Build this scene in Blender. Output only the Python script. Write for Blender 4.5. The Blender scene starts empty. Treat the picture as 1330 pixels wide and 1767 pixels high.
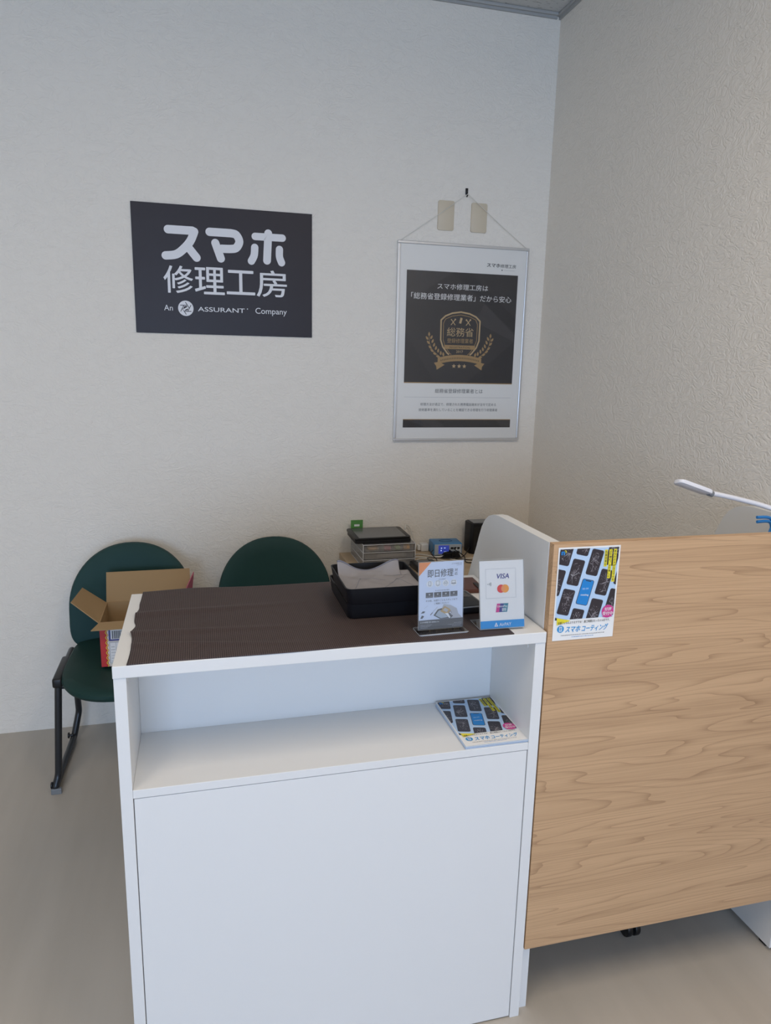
import bpy, bmesh, math, random
from mathutils import Vector, Matrix
random.seed(7)
SC = bpy.context.scene
COL = SC.collection
PI = math.pi

# ------------------------------------------------------------------ camera
cam_d = bpy.data.cameras.new('camera')
cam = bpy.data.objects.new('camera', cam_d); COL.objects.link(cam); SC.camera = cam
F_PX = 1228.87
cam_d.sensor_fit = 'HORIZONTAL'; cam_d.sensor_width = 36.0
cam_d.lens = F_PX / 1330.0 * 36.0
cam_d.clip_start = 0.02
pit, rol, yaw = math.radians(11.941), math.radians(1.284), math.radians(-14.811)
fw = Vector((-math.sin(yaw)*math.cos(pit), math.cos(yaw)*math.cos(pit), -math.sin(pit)))
rt = Vector((math.cos(yaw), math.sin(yaw), 0)); up = rt.cross(fw)
rt2 = rt*math.cos(rol) + up*math.sin(rol); up2 = up*math.cos(rol) - rt*math.sin(rol)
M = Matrix((rt2, up2, -fw)).transposed().to_4x4()
M.translation = Vector((0.001, -0.010, 1.565))
cam.matrix_world = M

# ------------------------------------------------------------------ light, exposure
SC.view_settings.view_transform = 'Standard'
SC.view_settings.look = 'None'
SC.view_settings.gamma = 1.0
SC.view_settings.use_curve_mapping = False
SC.view_settings.exposure = 0.0
W = bpy.data.worlds.new('world'); SC.world = W; W.use_nodes = True
W.node_tree.nodes['Background'].inputs[0].default_value = (0.62, 0.78, 1.0, 1)
W.node_tree.nodes['Background'].inputs[1].default_value = 1.0

def area(name, loc, rot, sx, sy, power, col, spread=180):
    l = bpy.data.lights.new(name, 'AREA'); l.shape = 'RECTANGLE'; l.size = sx; l.size_y = sy
    l.energy = power; l.color = col; l.spread = math.radians(spread)
    o = bpy.data.objects.new(name, l); COL.objects.link(o); o.location = loc; o.rotation_euler = rot
    return o
# daylight through the shop window behind the camera
area('window_daylight', (-0.75, -4.9, 1.45), (PI/2, 0, 0), 3.3, 2.2, 208, (0.49, 0.67, 1.0))
# ceiling lamps out of frame
area('ceiling_lamp_light', (0.80, 0.20, 2.93), (0, 0, 0), 0.5, 1.2, 18.5, (1.0, 0.86, 0.70), 175)
area('ceiling_lamp_light', (-0.9, 0.20, 2.93), (0, 0, 0), 0.5, 1.2, 16, (1.0, 0.86, 0.70), 175)

# ------------------------------------------------------------------ materials
MATS = {}
def mat(name, col, rough=0.5, metal=0.0, spec=0.5, bump=None, emis=None):
    if name in MATS: return MATS[name]
    m = bpy.data.materials.new(name); m.use_nodes = True
    nt = m.node_tree; b = nt.nodes['Principled BSDF']
    b.inputs['Base Color'].default_value = (*col, 1); b.inputs['Roughness'].default_value = rough
    b.inputs['Metallic'].default_value = metal; b.inputs['Specular IOR Level'].default_value = spec
    # a faint procedural variation so that no surface is perfectly even
    tc = nt.nodes.new('ShaderNodeTexCoord'); nz = nt.nodes.new('ShaderNodeTexNoise')
    nz.inputs['Scale'].default_value = bump[0] if bump else 40
    nz.inputs['Detail'].default_value = 4
    nt.links.new(tc.outputs['Object'], nz.inputs['Vector'])
    if bump:
        bp = nt.nodes.new('ShaderNodeBump'); bp.inputs['Strength'].default_value = bump[1]
        bp.inputs['Distance'].default_value = bump[2]
        nt.links.new(nz.outputs['Fac'], bp.inputs['Height']); nt.links.new(bp.outputs['Normal'], b.inputs['Normal'])
    else:
        mr = nt.nodes.new('ShaderNodeMapRange'); mr.inputs['To Min'].default_value = max(0, rough-0.04)
        mr.inputs['To Max'].default_value = min(1, rough+0.04)
        nt.links.new(nz.outputs['Fac'], mr.inputs['Value']); nt.links.new(mr.outputs['Result'], b.inputs['Roughness'])
    if emis:
        b.inputs['Emission Color'].default_value = (*emis[0], 1); b.inputs['Emission Strength'].default_value = emis[1]
    MATS[name] = m
    return m

def nodes_of(m): return m.node_tree.nodes, m.node_tree.links, m.node_tree.nodes['Principled BSDF']
def N(nt, t, **kw):
    n = nt.new(t)
    for k, v in kw.items(): setattr(n, k, v)
    return n
def math_node(nt, ln, op, a, b=None, c=None):
    n = nt.new('ShaderNodeMath'); n.operation = op
    for i, v in enumerate((a, b, c)):
        if v is None: continue
        if isinstance(v, (int, float)): n.inputs[i].default_value = v
        else: ln.new(v, n.inputs[i])
    return n.outputs[0]

def wallpaper(name, col, strength):
    m = mat(name, col, 0.85, spec=0.25); nt, ln, b = nodes_of(m)
    tc = nt.new('ShaderNodeTexCoord')
    mp = nt.new('ShaderNodeMapping'); mp.inputs['Scale'].default_value = (1, 1, 1.5)
    ln.new(tc.outputs['Object'], mp.inputs['Vector'])
    n1 = nt.new('ShaderNodeTexNoise'); n1.inputs['Scale'].default_value = 38; n1.inputs['Detail'].default_value = 5
    n1.inputs['Roughness'].default_value = 0.55; n1.inputs['Distortion'].default_value = 1.6
    n2 = nt.new('ShaderNodeTexNoise'); n2.inputs['Scale'].default_value = 16; n2.inputs['Detail'].default_value = 2
    n2.inputs['Distortion'].default_value = 2.5
    ln.new(mp.outputs[0], n1.inputs['Vector']); ln.new(mp.outputs[0], n2.inputs['Vector'])
    # sharp creases where the plaster-like embossing folds
    r = math_node(nt, ln, 'SUBTRACT', n2.outputs['Fac'], 0.5); r = math_node(nt, ln, 'ABSOLUTE', r)
    r = math_node(nt, ln, 'MULTIPLY', r, 9.0); r = math_node(nt, ln, 'MINIMUM', r, 1.0)
    h = math_node(nt, ln, 'MULTIPLY_ADD', r, 0.45, n1.outputs['Fac'])
    bp = nt.new('ShaderNodeBump'); bp.inputs['Strength'].default_value = strength; bp.inputs['Distance'].default_value = 0.0022
    ln.new(h, bp.inputs['Height']); ln.new(bp.outputs['Normal'], b.inputs['Normal'])
    return m

def wood(name, light, dark, axis_scale, lines=26, seed=0.0):
    """wood print laminate: long wavering grain along local X with cathedral figures"""
    m = mat(name, light, 0.42, spec=0.4); nt, ln, b = nodes_of(m)
    tc = nt.new('ShaderNodeTexCoord')
    mp = nt.new('ShaderNodeMapping'); mp.inputs['Scale'].default_value = axis_scale
    mp.inputs['Location'].default_value = (seed, seed*0.7, seed*1.3)
    ln.new(tc.outputs['Object'], mp.inputs['Vector'])
    # height field of the rings
    n1 = nt.new('ShaderNodeTexNoise'); n1.inputs['Scale'].default_value = 1.0; n1.inputs['Detail'].default_value = 2.2
    n1.inputs['Roughness'].default_value = 0.42; n1.inputs['Distortion'].default_value = 0.25
    ln.new(mp.outputs[0], n1.inputs['Vector'])
    ring = math_node(nt, ln, 'MULTIPLY', n1.outputs['Fac'], float(lines))
    fr = math_node(nt, ln, 'FRACT', ring)
    # saw-tooth: slow darkening then quick release = growth ring line
    lin = math_node(nt, ln, 'POWER', fr, 7.0)
    # fine fibres
    mp2 = nt.new('ShaderNodeMapping'); mp2.inputs['Scale'].default_value = tuple(s*k for s, k in zip(axis_scale, (4.0, 30, 30)))
    ln.new(tc.outputs['Object'], mp2.inputs['Vector'])
    n2 = nt.new('ShaderNodeTexNoise'); n2.inputs['Scale'].default_value = 1.0; n2.inputs['Detail'].default_value = 5
    n2.inputs['Roughness'].default_value = 0.65
    ln.new(mp2.outputs[0], n2.inputs['Vector'])
    mp3 = nt.new('ShaderNodeMapping'); mp3.inputs['Scale'].default_value = tuple(s*k for s, k in zip(axis_scale, (0.6, 2.0, 2.0)))
    mp3.inputs['Location'].default_value = (3.1, 1.2, 5)
    ln.new(tc.outputs['Object'], mp3.inputs['Vector'])
    n3 = nt.new('ShaderNodeTexNoise'); n3.inputs['Scale'].default_value = 1.0; n3.inputs['Detail'].default_value = 3
    ln.new(mp3.outputs[0], n3.inputs['Vector'])
    f = math_node(nt, ln, 'MULTIPLY', lin, 0.42)
    g = math_node(nt, ln, 'SUBTRACT', n2.outputs['Fac'], 0.42); g = math_node(nt, ln, 'MULTIPLY', g, 0.9)
    k = math_node(nt, ln, 'SUBTRACT', n3.outputs['Fac'], 0.45); k = math_node(nt, ln, 'MULTIPLY', k, 0.8)
    f = math_node(nt, ln, 'ADD', f, g); f = math_node(nt, ln, 'ADD', f, k)
    cl = nt.new('ShaderNodeClamp'); ln.new(f, cl.inputs['Value'])
    mx = nt.new('ShaderNodeMix'); mx.data_type = 'RGBA'
    mx.inputs[6].default_value = (*light, 1); mx.inputs[7].default_value = (*dark, 1)
    ln.new(cl.outputs[0], mx.inputs[0]); ln.new(mx.outputs[2], b.inputs['Base Color'])
    return m

def floor_mat():
    m = mat('vinyl_floor', (0.36, 0.33, 0.28), 0.42, spec=0.35); nt, ln, b = nodes_of(m)
    tc = nt.new('ShaderNodeTexCoord'); mp = nt.new('ShaderNodeMapping'); mp.inputs['Scale'].default_value = (9, 1.2, 1)
    ln.new(tc.outputs['Object'], mp.inputs['Vector'])
    n1 = nt.new('ShaderNodeTexNoise'); n1.inputs['Scale'].default_value = 1.0; n1.inputs['Detail'].default_value = 6
    ln.new(mp.outputs[0], n1.inputs['Vector'])
    cr = nt.new('ShaderNodeValToRGB'); cr.color_ramp.elements[0].position = 0.3; cr.color_ramp.elements[1].position = 0.75
    cr.color_ramp.elements[0].color = (0.50, 0.455, 0.395, 1); cr.color_ramp.elements[1].color = (0.58, 0.53, 0.465, 1)
    ln.new(n1.outputs['Fac'], cr.inputs[0]); ln.new(cr.outputs[0], b.inputs['Base Color'])
    return m

def ceiling_mat():
    m = mat('ceiling_board', (0.5, 0.5, 0.49), 0.9, spec=0.1); nt, ln, b = nodes_of(m)
    tc = nt.new('ShaderNodeTexCoord'); mp = nt.new('ShaderNodeMapping'); mp.inputs['Scale'].default_value = (30, 110, 1)
    ln.new(tc.outputs['Object'], mp.inputs['Vector'])
    n1 = nt.new('ShaderNodeTexNoise'); n1.inputs['Scale'].default_value = 1; n1.inputs['Detail'].default_value = 3
    ln.new(mp.outputs[0], n1.inputs['Vector'])
    cr = nt.new('ShaderNodeValToRGB'); cr.color_ramp.elements[0].position = 0.60; cr.color_ramp.elements[1].position = 0.66
    cr.color_ramp.elements[0].color = (0.62, 0.62, 0.60, 1); cr.color_ramp.elements[1].color = (0.28, 0.28, 0.27, 1)
    ln.new(n1.outputs['Fac'], cr.inputs[0]); ln.new(cr.outputs[0], b.inputs['Base Color'])
    bp = nt.new('ShaderNodeBump'); bp.inputs['Strength'].default_value = 0.5; bp.inputs['Distance'].default_value = 0.002; bp.invert = True
    ln.new(n1.outputs['Fac'], bp.inputs['Height']); ln.new(bp.outputs['Normal'], b.inputs['Normal'])
    return m

def mat_mesh():
    m = mat('woven_mesh', (0.07, 0.05, 0.045), 0.62, spec=0.3); nt, ln, b = nodes_of(m)
    tc = nt.new('ShaderNodeTexCoord'); sp = nt.new('ShaderNodeSeparateXYZ'); ln.new(tc.outputs['Object'], sp.inputs[0])
    P = 0.0041
    sx = math_node(nt, ln, 'SINE', math_node(nt, ln, 'MULTIPLY', sp.outputs[0], 2*PI/P))
    sy = math_node(nt, ln, 'SINE', math_node(nt, ln, 'MULTIPLY', sp.outputs[1], 2*PI/P))
    ax = math_node(nt, ln, 'MULTIPLY_ADD', sx, 0.5, 0.5); ay = math_node(nt, ln, 'MULTIPLY_ADD', sy, 0.5, 0.5)
    pr = math_node(nt, ln, 'MAXIMUM', math_node(nt, ln, 'MULTIPLY', ax, 0.85), math_node(nt, ln, 'MULTIPLY', ay, 0.55))
    mx = nt.new('ShaderNodeMix'); mx.data_type = 'RGBA'
    mx.inputs[6].default_value = (0.010, 0.007, 0.007, 1); mx.inputs[7].default_value = (0.125, 0.088, 0.082, 1)
    ln.new(pr, mx.inputs[0]); ln.new(mx.outputs[2], b.inputs['Base Color'])
    bp = nt.new('ShaderNodeBump'); bp.inputs['Strength'].default_value = 0.5; bp.inputs['Distance'].default_value = 0.001
    ln.new(pr, bp.inputs['Height']); ln.new(bp.outputs['Normal'], b.inputs['Normal'])
    return m

def clear(name, tint, gloss=0.06, rough=0.02, haze=0.0, hazecol=(0.8, 0.8, 0.8)):
    """thin clear plastic or glass: lets light through, reflects a little; haze = milky share"""
    m = bpy.data.materials.new(name); m.use_nodes = True; nt = m.node_tree.nodes; ln = m.node_tree.links
    nt.remove(nt['Principled BSDF']); out = nt['Material Output']
    tr = nt.new('ShaderNodeBsdfTransparent'); tr.inputs[0].default_value = (*tint, 1)
    gl = nt.new('ShaderNodeBsdfGlossy'); gl.inputs['Roughness'].default_value = rough
    lw = nt.new('ShaderNodeLayerWeight'); lw.inputs['Blend'].default_value = 0.25
    f = math_node(nt, ln, 'MULTIPLY_ADD', lw.outputs['Fresnel'], 0.8, gloss); f = math_node(nt, ln, 'MINIMUM', f, 0.9)
    mx = nt.new('ShaderNodeMixShader'); ln.new(f, mx.inputs[0]); ln.new(tr.outputs[0], mx.inputs[1]); ln.new(gl.outputs[0], mx.inputs[2])
    last = mx.outputs[0]
    if haze:
        nz = nt.new('ShaderNodeTexNoise'); nz.inputs['Scale'].default_value = 30
        hz = math_node(nt, ln, 'MULTIPLY_ADD', nz.outputs['Fac'], 0.1, haze-0.05)
        df = nt.new('ShaderNodeBsdfDiffuse'); df.inputs[0].default_value = (*hazecol, 1)
        m2 = nt.new('ShaderNodeMixShader'); ln.new(hz, m2.inputs[0]); ln.new(last, m2.inputs[1]); ln.new(df.outputs[0], m2.inputs[2]); last = m2.outputs[0]
    ln.new(last, out.inputs['Surface'])
    return m

WALL = wallpaper('wallpaper', (0.885, 0.83, 0.745), 0.8)
FLOOR = floor_mat(); CEIL = ceiling_mat()
TRIM = mat('ceiling_moulding', (0.42, 0.42, 0.41), 0.6)
WHITE = mat('white_laminate', (0.80, 0.80, 0.79), 0.38, spec=0.4, bump=(260, 0.05, 0.0005))
WOOD = wood('wood_print_panel', (0.62, 0.395, 0.222), (0.25, 0.135, 0.065), (0.75, 9.5, 9.5), 24, 2.3)
DESKWOOD = wood('wood_print_desk', (0.56, 0.42, 0.27), (0.33, 0.23, 0.14), (1.6, 9.0, 9.0), 16, 5.7)
GREEN = mat('green_vinyl', (0.010, 0.046, 0.042), 0.55, spec=0.25, bump=(420, 0.2, 0.0006))
GREEN2 = mat('green_vinyl_seat', (0.011, 0.042, 0.036), 0.55, spec=0.25, bump=(420, 0.2, 0.0006))
STEEL = mat('dark_grey_steel', (0.035, 0.038, 0.042), 0.33, 0.4)
BLACKP = mat('black_plastic', (0.008, 0.008, 0.009), 0.38, spec=0.45)
BLACKM = mat('matt_black', (0.006, 0.006, 0.008), 0.5, spec=0.35, bump=(500, 0.15, 0.0003))
CARD = mat('cardboard', (0.40, 0.265, 0.135), 0.85, spec=0.15, bump=(90, 0.12, 0.001))
CARDR = mat('cardboard_red_print', (0.55, 0.03, 0.03), 0.45)
CARDP = mat('cardboard_pink_print', (0.48, 0.12, 0.17), 0.5)
SIGNB = mat('sign_charcoal', (0.028, 0.022, 0.027), 0.42, spec=0.3)
SIGNW = mat('sign_lettering', (0.80, 0.80, 0.82), 0.45)
ALU = mat('brushed_aluminium', (0.72, 0.72, 0.72), 0.32, 0.75)
PAPER = mat('white_paper', (0.88, 0.87, 0.85), 0.6, spec=0.3)
PAPERB = mat('pale_blue_paper', (0.60, 0.71, 0.86), 0.6, spec=0.3)
POSTD = mat('poster_charcoal', (0.040, 0.036, 0.038), 0.5)
POSTD2 = mat('poster_charcoal_dark', (0.029, 0.026, 0.029), 0.5)
POSTD3 = mat('poster_charcoal_light', (0.056, 0.051, 0.053), 0.5)
GOLD = mat('poster_gold', (0.42, 0.27, 0.12), 0.5)
GOLD2 = mat('poster_gold_light', (0.55, 0.40, 0.22), 0.5)
INK = mat('black_ink', (0.03, 0.03, 0.033), 0.6)
INKG = mat('grey_ink', (0.16, 0.16, 0.165), 0.6)
INKL = mat('pale_grey_ink', (0.50, 0.50, 0.52), 0.6)
INKW = mat('white_ink', (0.80, 0.80, 0.80), 0.6)
SKY_I = mat('light_blue_ink', (0.50, 0.66, 0.86), 0.6)
BLUE_I = mat('blue_ink', (0.01, 0.23, 0.62), 0.5)
CYAN_I = mat('cyan_ink', (0.02, 0.30, 0.66), 0.5)
PINK_I = mat('pink_ink', (0.62, 0.05, 0.27), 0.5)
YEL_I = mat('yellow_ink', (0.82, 0.70, 0.03), 0.5)
ORG_I = mat('orange_ink', (0.82, 0.32, 0.13), 0.5)
RED_I = mat('red_ink', (0.72, 0.06, 0.06), 0.5)
AMB_I = mat('amber_ink', (0.85, 0.36, 0.07), 0.5)
NAVY_I = mat('navy_ink', (0.06, 0.06, 0.25), 0.5)
TEAL_I = mat('teal_ink', (0.03, 0.22, 0.30), 0.5)
PHONE_I = mat('phone_black_ink', (0.030, 0.022, 0.028), 0.4)
PHONEB_I = mat('phone_rim_ink', (0.055, 0.055, 0.075), 0.5)
CRACK_I = mat('crack_grey_ink', (0.30, 0.27, 0.29), 0.5)
BEIGE = mat('beige_plate', (0.66, 0.57, 0.43), 0.45)
GREYC = mat('grey_cloth', (0.29, 0.275, 0.28), 0.9, spec=0.1, bump=(700, 0.5, 0.0008))
GREYB = mat('grey_cloth_binding', (0.20, 0.20, 0.235), 0.9, spec=0.1, bump=(700, 0.5, 0.0008))
PAPERC = mat('leaflet_pale_paper', (0.68, 0.73, 0.84), 0.6, spec=0.3)
CLEAR = clear('clear_acrylic', (0.985, 0.985, 0.985), 0.035, 0.02)
EDGE = clear('acrylic_edge', (0.75, 0.77, 0.78), 0.25, 0.10, 0.6, (0.72, 0.75, 0.78))
GLASS = clear('window_glass', (0.97, 0.98, 0.98), 0.04, 0.01)
MILKY = clear('milky_plastic', (0.98, 0.98, 0.98), 0.03, 0.15, 0.13, (0.80, 0.80, 0.80))
MILKYE = clear('milky_plastic_rim', (0.9, 0.9, 0.92), 0.10, 0.2, 0.72, (0.80, 0.80, 0.81))
WPLAST = mat('white_plastic', (0.80, 0.80, 0.78), 0.35)
LAMPW = mat('lamp_white_plastic', (0.82, 0.82, 0.86), 0.35)
BLUEP = mat('blue_plastic', (0.05, 0.22, 0.46), 0.4)
BLUEH = mat('bright_blue_handle', (0.03, 0.27, 0.72), 0.35)
GREYP = mat('grey_plastic', (0.22, 0.23, 0.24), 0.4)
SILV = mat('silver_plastic', (0.45, 0.50, 0.55), 0.35)
SCREEN = mat('tablet_screen', (0.10, 0.10, 0.10), 0.16, spec=0.6)
LCD = mat('lit_display', (0.02, 0.03, 0.10), 0.2, emis=((0.05, 0.08, 0.5), 0.5))
LCDT = mat('lit_display_figures', (0.5, 0.6, 0.9), 0.2, emis=((0.5, 0.65, 1.0), 0.8))
LEATH = mat('brown_leather', (0.10, 0.030, 0.018), 0.35, spec=0.5, bump=(300, 0.3, 0.0006))
GREENC = mat('green_card', (0.10, 0.30, 0.07), 0.5)
CORD_W = mat('white_cable', (0.72, 0.70, 0.64), 0.45)
SEAM = mat('recess_grey', (0.25, 0.26, 0.28), 0.7)
MESHMAT = mat_mesh()

# ------------------------------------------------------------------ geometry helpers
def link(name, me, mats, parent=None, loc=None, rot=None):
    for m in (mats if isinstance(mats, (list, tuple)) else [mats]): me.materials.append(m)
    o = bpy.data.objects.new(name, me); COL.objects.link(o)
    if parent is not None: o.parent = parent
    if loc is not None: o.location = loc
    if rot is not None: o.rotation_euler = rot
    return o
def obj(name, bm, mats, parent=None, smooth=False, loc=None, rot=None, recalc=True):
    if recalc: bmesh.ops.recalc_face_normals(bm, faces=bm.faces)
    me = bpy.data.meshes.new(name); bm.to_mesh(me); bm.free()
    if smooth:
        for p in me.polygons: p.use_smooth = True
        if hasattr(me, 'set_sharp_from_angle'): me.set_sharp_from_angle(angle=math.radians(38))
    return link(name, me, mats, parent, loc, rot)
def thing(name, label, cat, loc=(0, 0, 0), rz=0, group=None, rot=None):
    o = bpy.data.objects.new(name, None); COL.objects.link(o); o.location = loc
    o.rotation_euler = rot if rot else (0, 0, rz); o.empty_display_size = 0.05
    return tag(o, label, cat, group)
def tag(o, label, cat, group=None):
    o['label'] = label; o['category'] = cat
    if group: o['group'] = group
    return o
def struct(o): o['kind'] = 'structure'; return o

def box(bm, x0, x1, y0, y1, z0, z1, bev=0.0, seg=2, mi=0):
    t = bmesh.new()
    bmesh.ops.create_cube(t, size=1.0)
    for v in t.verts:
        v.co = Vector(((x0+x1)/2+v.co.x*(x1-x0), (y0+y1)/2+v.co.y*(y1-y0), (z0+z1)/2+v.co.z*(z1-z0)))
    if bev > 0: bmesh.ops.bevel(t, geom=t.edges[:], offset=bev, segments=seg, profile=0.5, affect='EDGES')
    merge(bm, t, mi); return bm
def merge(bm, t, mi=None):
    mp = {}
    for v in t.verts: mp[v] = bm.verts.new(v.co)
    for f in t.faces:
        try:
            nf = bm.faces.new([mp[v] for v in f.verts]); nf.material_index = f.material_index if mi is None else mi
            nf.smooth = f.smooth
        except ValueError: pass
    t.free()
def B(*a, **k): return box(bmesh.new(), *a, **k)
def prism(bm, pts, z0, z1, mi=0, bev=0.0, seg=2, T=None):
    """outline pts (x,y) extruded z0..z1, optional transform"""
    t = bmesh.new()
    lo = [t.verts.new((x, y, z0)) for x, y in pts]; hi = [t.verts.new((x, y, z1)) for x, y in pts]
    t.faces.new(lo[::-1]); t.faces.new(hi); n = len(pts)
    for i in range(n): t.faces.new((lo[i], lo[(i+1) % n], hi[(i+1) % n], hi[i]))
    if bev:
        es = [e for e in t.edges if abs(e.verts[0].co.z-e.verts[1].co.z) < 1e-9]
        bmesh.ops.bevel(t, geom=es, offset=bev, segments=seg, profile=0.5, affect='EDGES')
    if T is not None: bmesh.ops.transform(t, matrix=T, verts=t.verts)
    merge(bm, t, mi); return bm
def rrect(x0, x1, y0, y1, r, n=6):
    o = []
    for cx, cy, a0 in ((x1-r, y1-r, 0), (x0+r, y1-r, 90), (x0+r, y0+r, 180), (x1-r, y0+r, 270)):
        for i in range(n+1):
            a = math.radians(a0+90*i/n); o.append((cx+r*math.cos(a), cy+r*math.sin(a)))
    return o
def smooth_path(pts, n=8):
    P = [Vector(p) for p in pts]; out = []
    for i in range(len(P)-1):
        p0 = P[max(0, i-1)]; p1 = P[i]; p2 = P[i+1]; p3 = P[min(len(P)-1, i+2)]
        for k in range(n):
            t = k/n
            out.append(0.5*((2*p1)+(p2-p0)*t+(2*p0-5*p1+4*p2-p3)*t*t+(3*p1-p0-3*p2+p3)*t**3))
    out.append(P[-1]); return out
def bend_path(pts, r, n=5, closed=False):
    """straight runs with rounded corners"""
    P = [Vector(p) for p in pts]; out = []
    m = len(P)
    for i in range(m):
        if not closed and i in (0, m-1): out.append(P[i]); continue
        a = P[(i-1) % m]-P[i]; b = P[(i+1) % m]-P[i]; rr = min(r, a.length*0.45, b.length*0.45)
        p0 = P[i]+a.normalized()*rr; p2 = P[i]+b.normalized()*rr
        for k in range(n+1):
            t = k/n; out.append(p0*(1-t)**2+P[i]*2*t*(1-t)+p2*t*t)
    return out
def tube(bm, path, r, seg=10, closed=False, cap=True, mi=0, flat=1.0):
    P = [Vector(p) for p in path]; n = len(P); rings = []
    rad = r if isinstance(r, (list, tuple)) else [r]*n
    up0 = None
    for i, p in enumerate(P):
        if closed: d = P[(i+1) % n]-P[i-1]
        else: d = P[min(i+1, n-1)]-P[max(i-1, 0)]
        d = d.normalized() if d.length > 1e-9 else Vector((0, 0, 1))
        if up0 is None: up0 = Vector((0, 0, 1)) if abs(d.z) < 0.9 else Vector((1, 0, 0))
        u = (up0-d*up0.dot(d)).normalized(); v = d.cross(u); up0 = u
        rings.append([bm.verts.new(p+(u*math.cos(2*PI*k/seg)*flat+v*math.sin(2*PI*k/seg))*rad[i]) for k in range(seg)])
    rng = range(n if closed else n-1)
    for i in rng:
        a, b = rings[i], rings[(i+1) % n]
        for k in range(seg):
            f = bm.faces.new((a[k], a[(k+1) % seg], b[(k+1) % seg], b[k])); f.material_index = mi; f.smooth = True
    if cap and not closed:
        for r_, rev in ((rings[0], True), (rings[-1], False)):
            f = bm.faces.new(r_[::-1] if rev else r_); f.material_index = mi
    return bm
def grid_solid(bm, f, nu, nv, th, mi=0):
    """a cloth-like sheet: f(u,v)->Vector top point; bottom dropped by th"""
    top = [[bm.verts.new(f(i/nu, j/nv)) for i in range(nu+1)] for j in range(nv+1)]
    bot = [[bm.verts.new(Vector(f(i/nu, j/nv))-Vector((0, 0, th))) for i in range(nu+1)] for j in range(nv+1)]
    for j in range(nv):
        for i in range(nu):
            for g, rev in ((top, False), (bot, True)):
                q = [g[j][i], g[j][i+1], g[j+1][i+1], g[j+1][i]]
                fc = bm.faces.new(q[::-1] if rev else q); fc.smooth = True; fc.material_index = mi
    for i in range(nu):
        bm.faces.new((top[0][i], bot[0][i], bot[0][i+1], top[0][i+1])); bm.faces.new((top[nv][i], top[nv][i+1], bot[nv][i+1], bot[nv][i]))
    for j in range(nv):
        bm.faces.new((top[j][0], top[j+1][0], bot[j+1][0], bot[j][0])); bm.faces.new((top[j][nu], bot[j][nu], bot[j+1][nu], top[j+1][nu]))
    return bm

def clip_poly(pts, r):
    x0, x1, y0, y1 = r
    for ax, lim, sgn in ((0, x0, 1), (0, x1, -1), (1, y0, 1), (1, y1, -1)):
        out = []
        for i in range(len(pts)):
            a, b = pts[i-1], pts[i]
            ia = (a[ax]-lim)*sgn >= 0; ib = (b[ax]-lim)*sgn >= 0
            if ia != ib:
                t = (lim-a[ax])/(b[ax]-a[ax]); out.append((a[0]+(b[0]-a[0])*t, a[1]+(b[1]-a[1])*t))
            if ib: out.append(b)
        pts = out
        if len(pts) < 3: return []
    return pts

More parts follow.
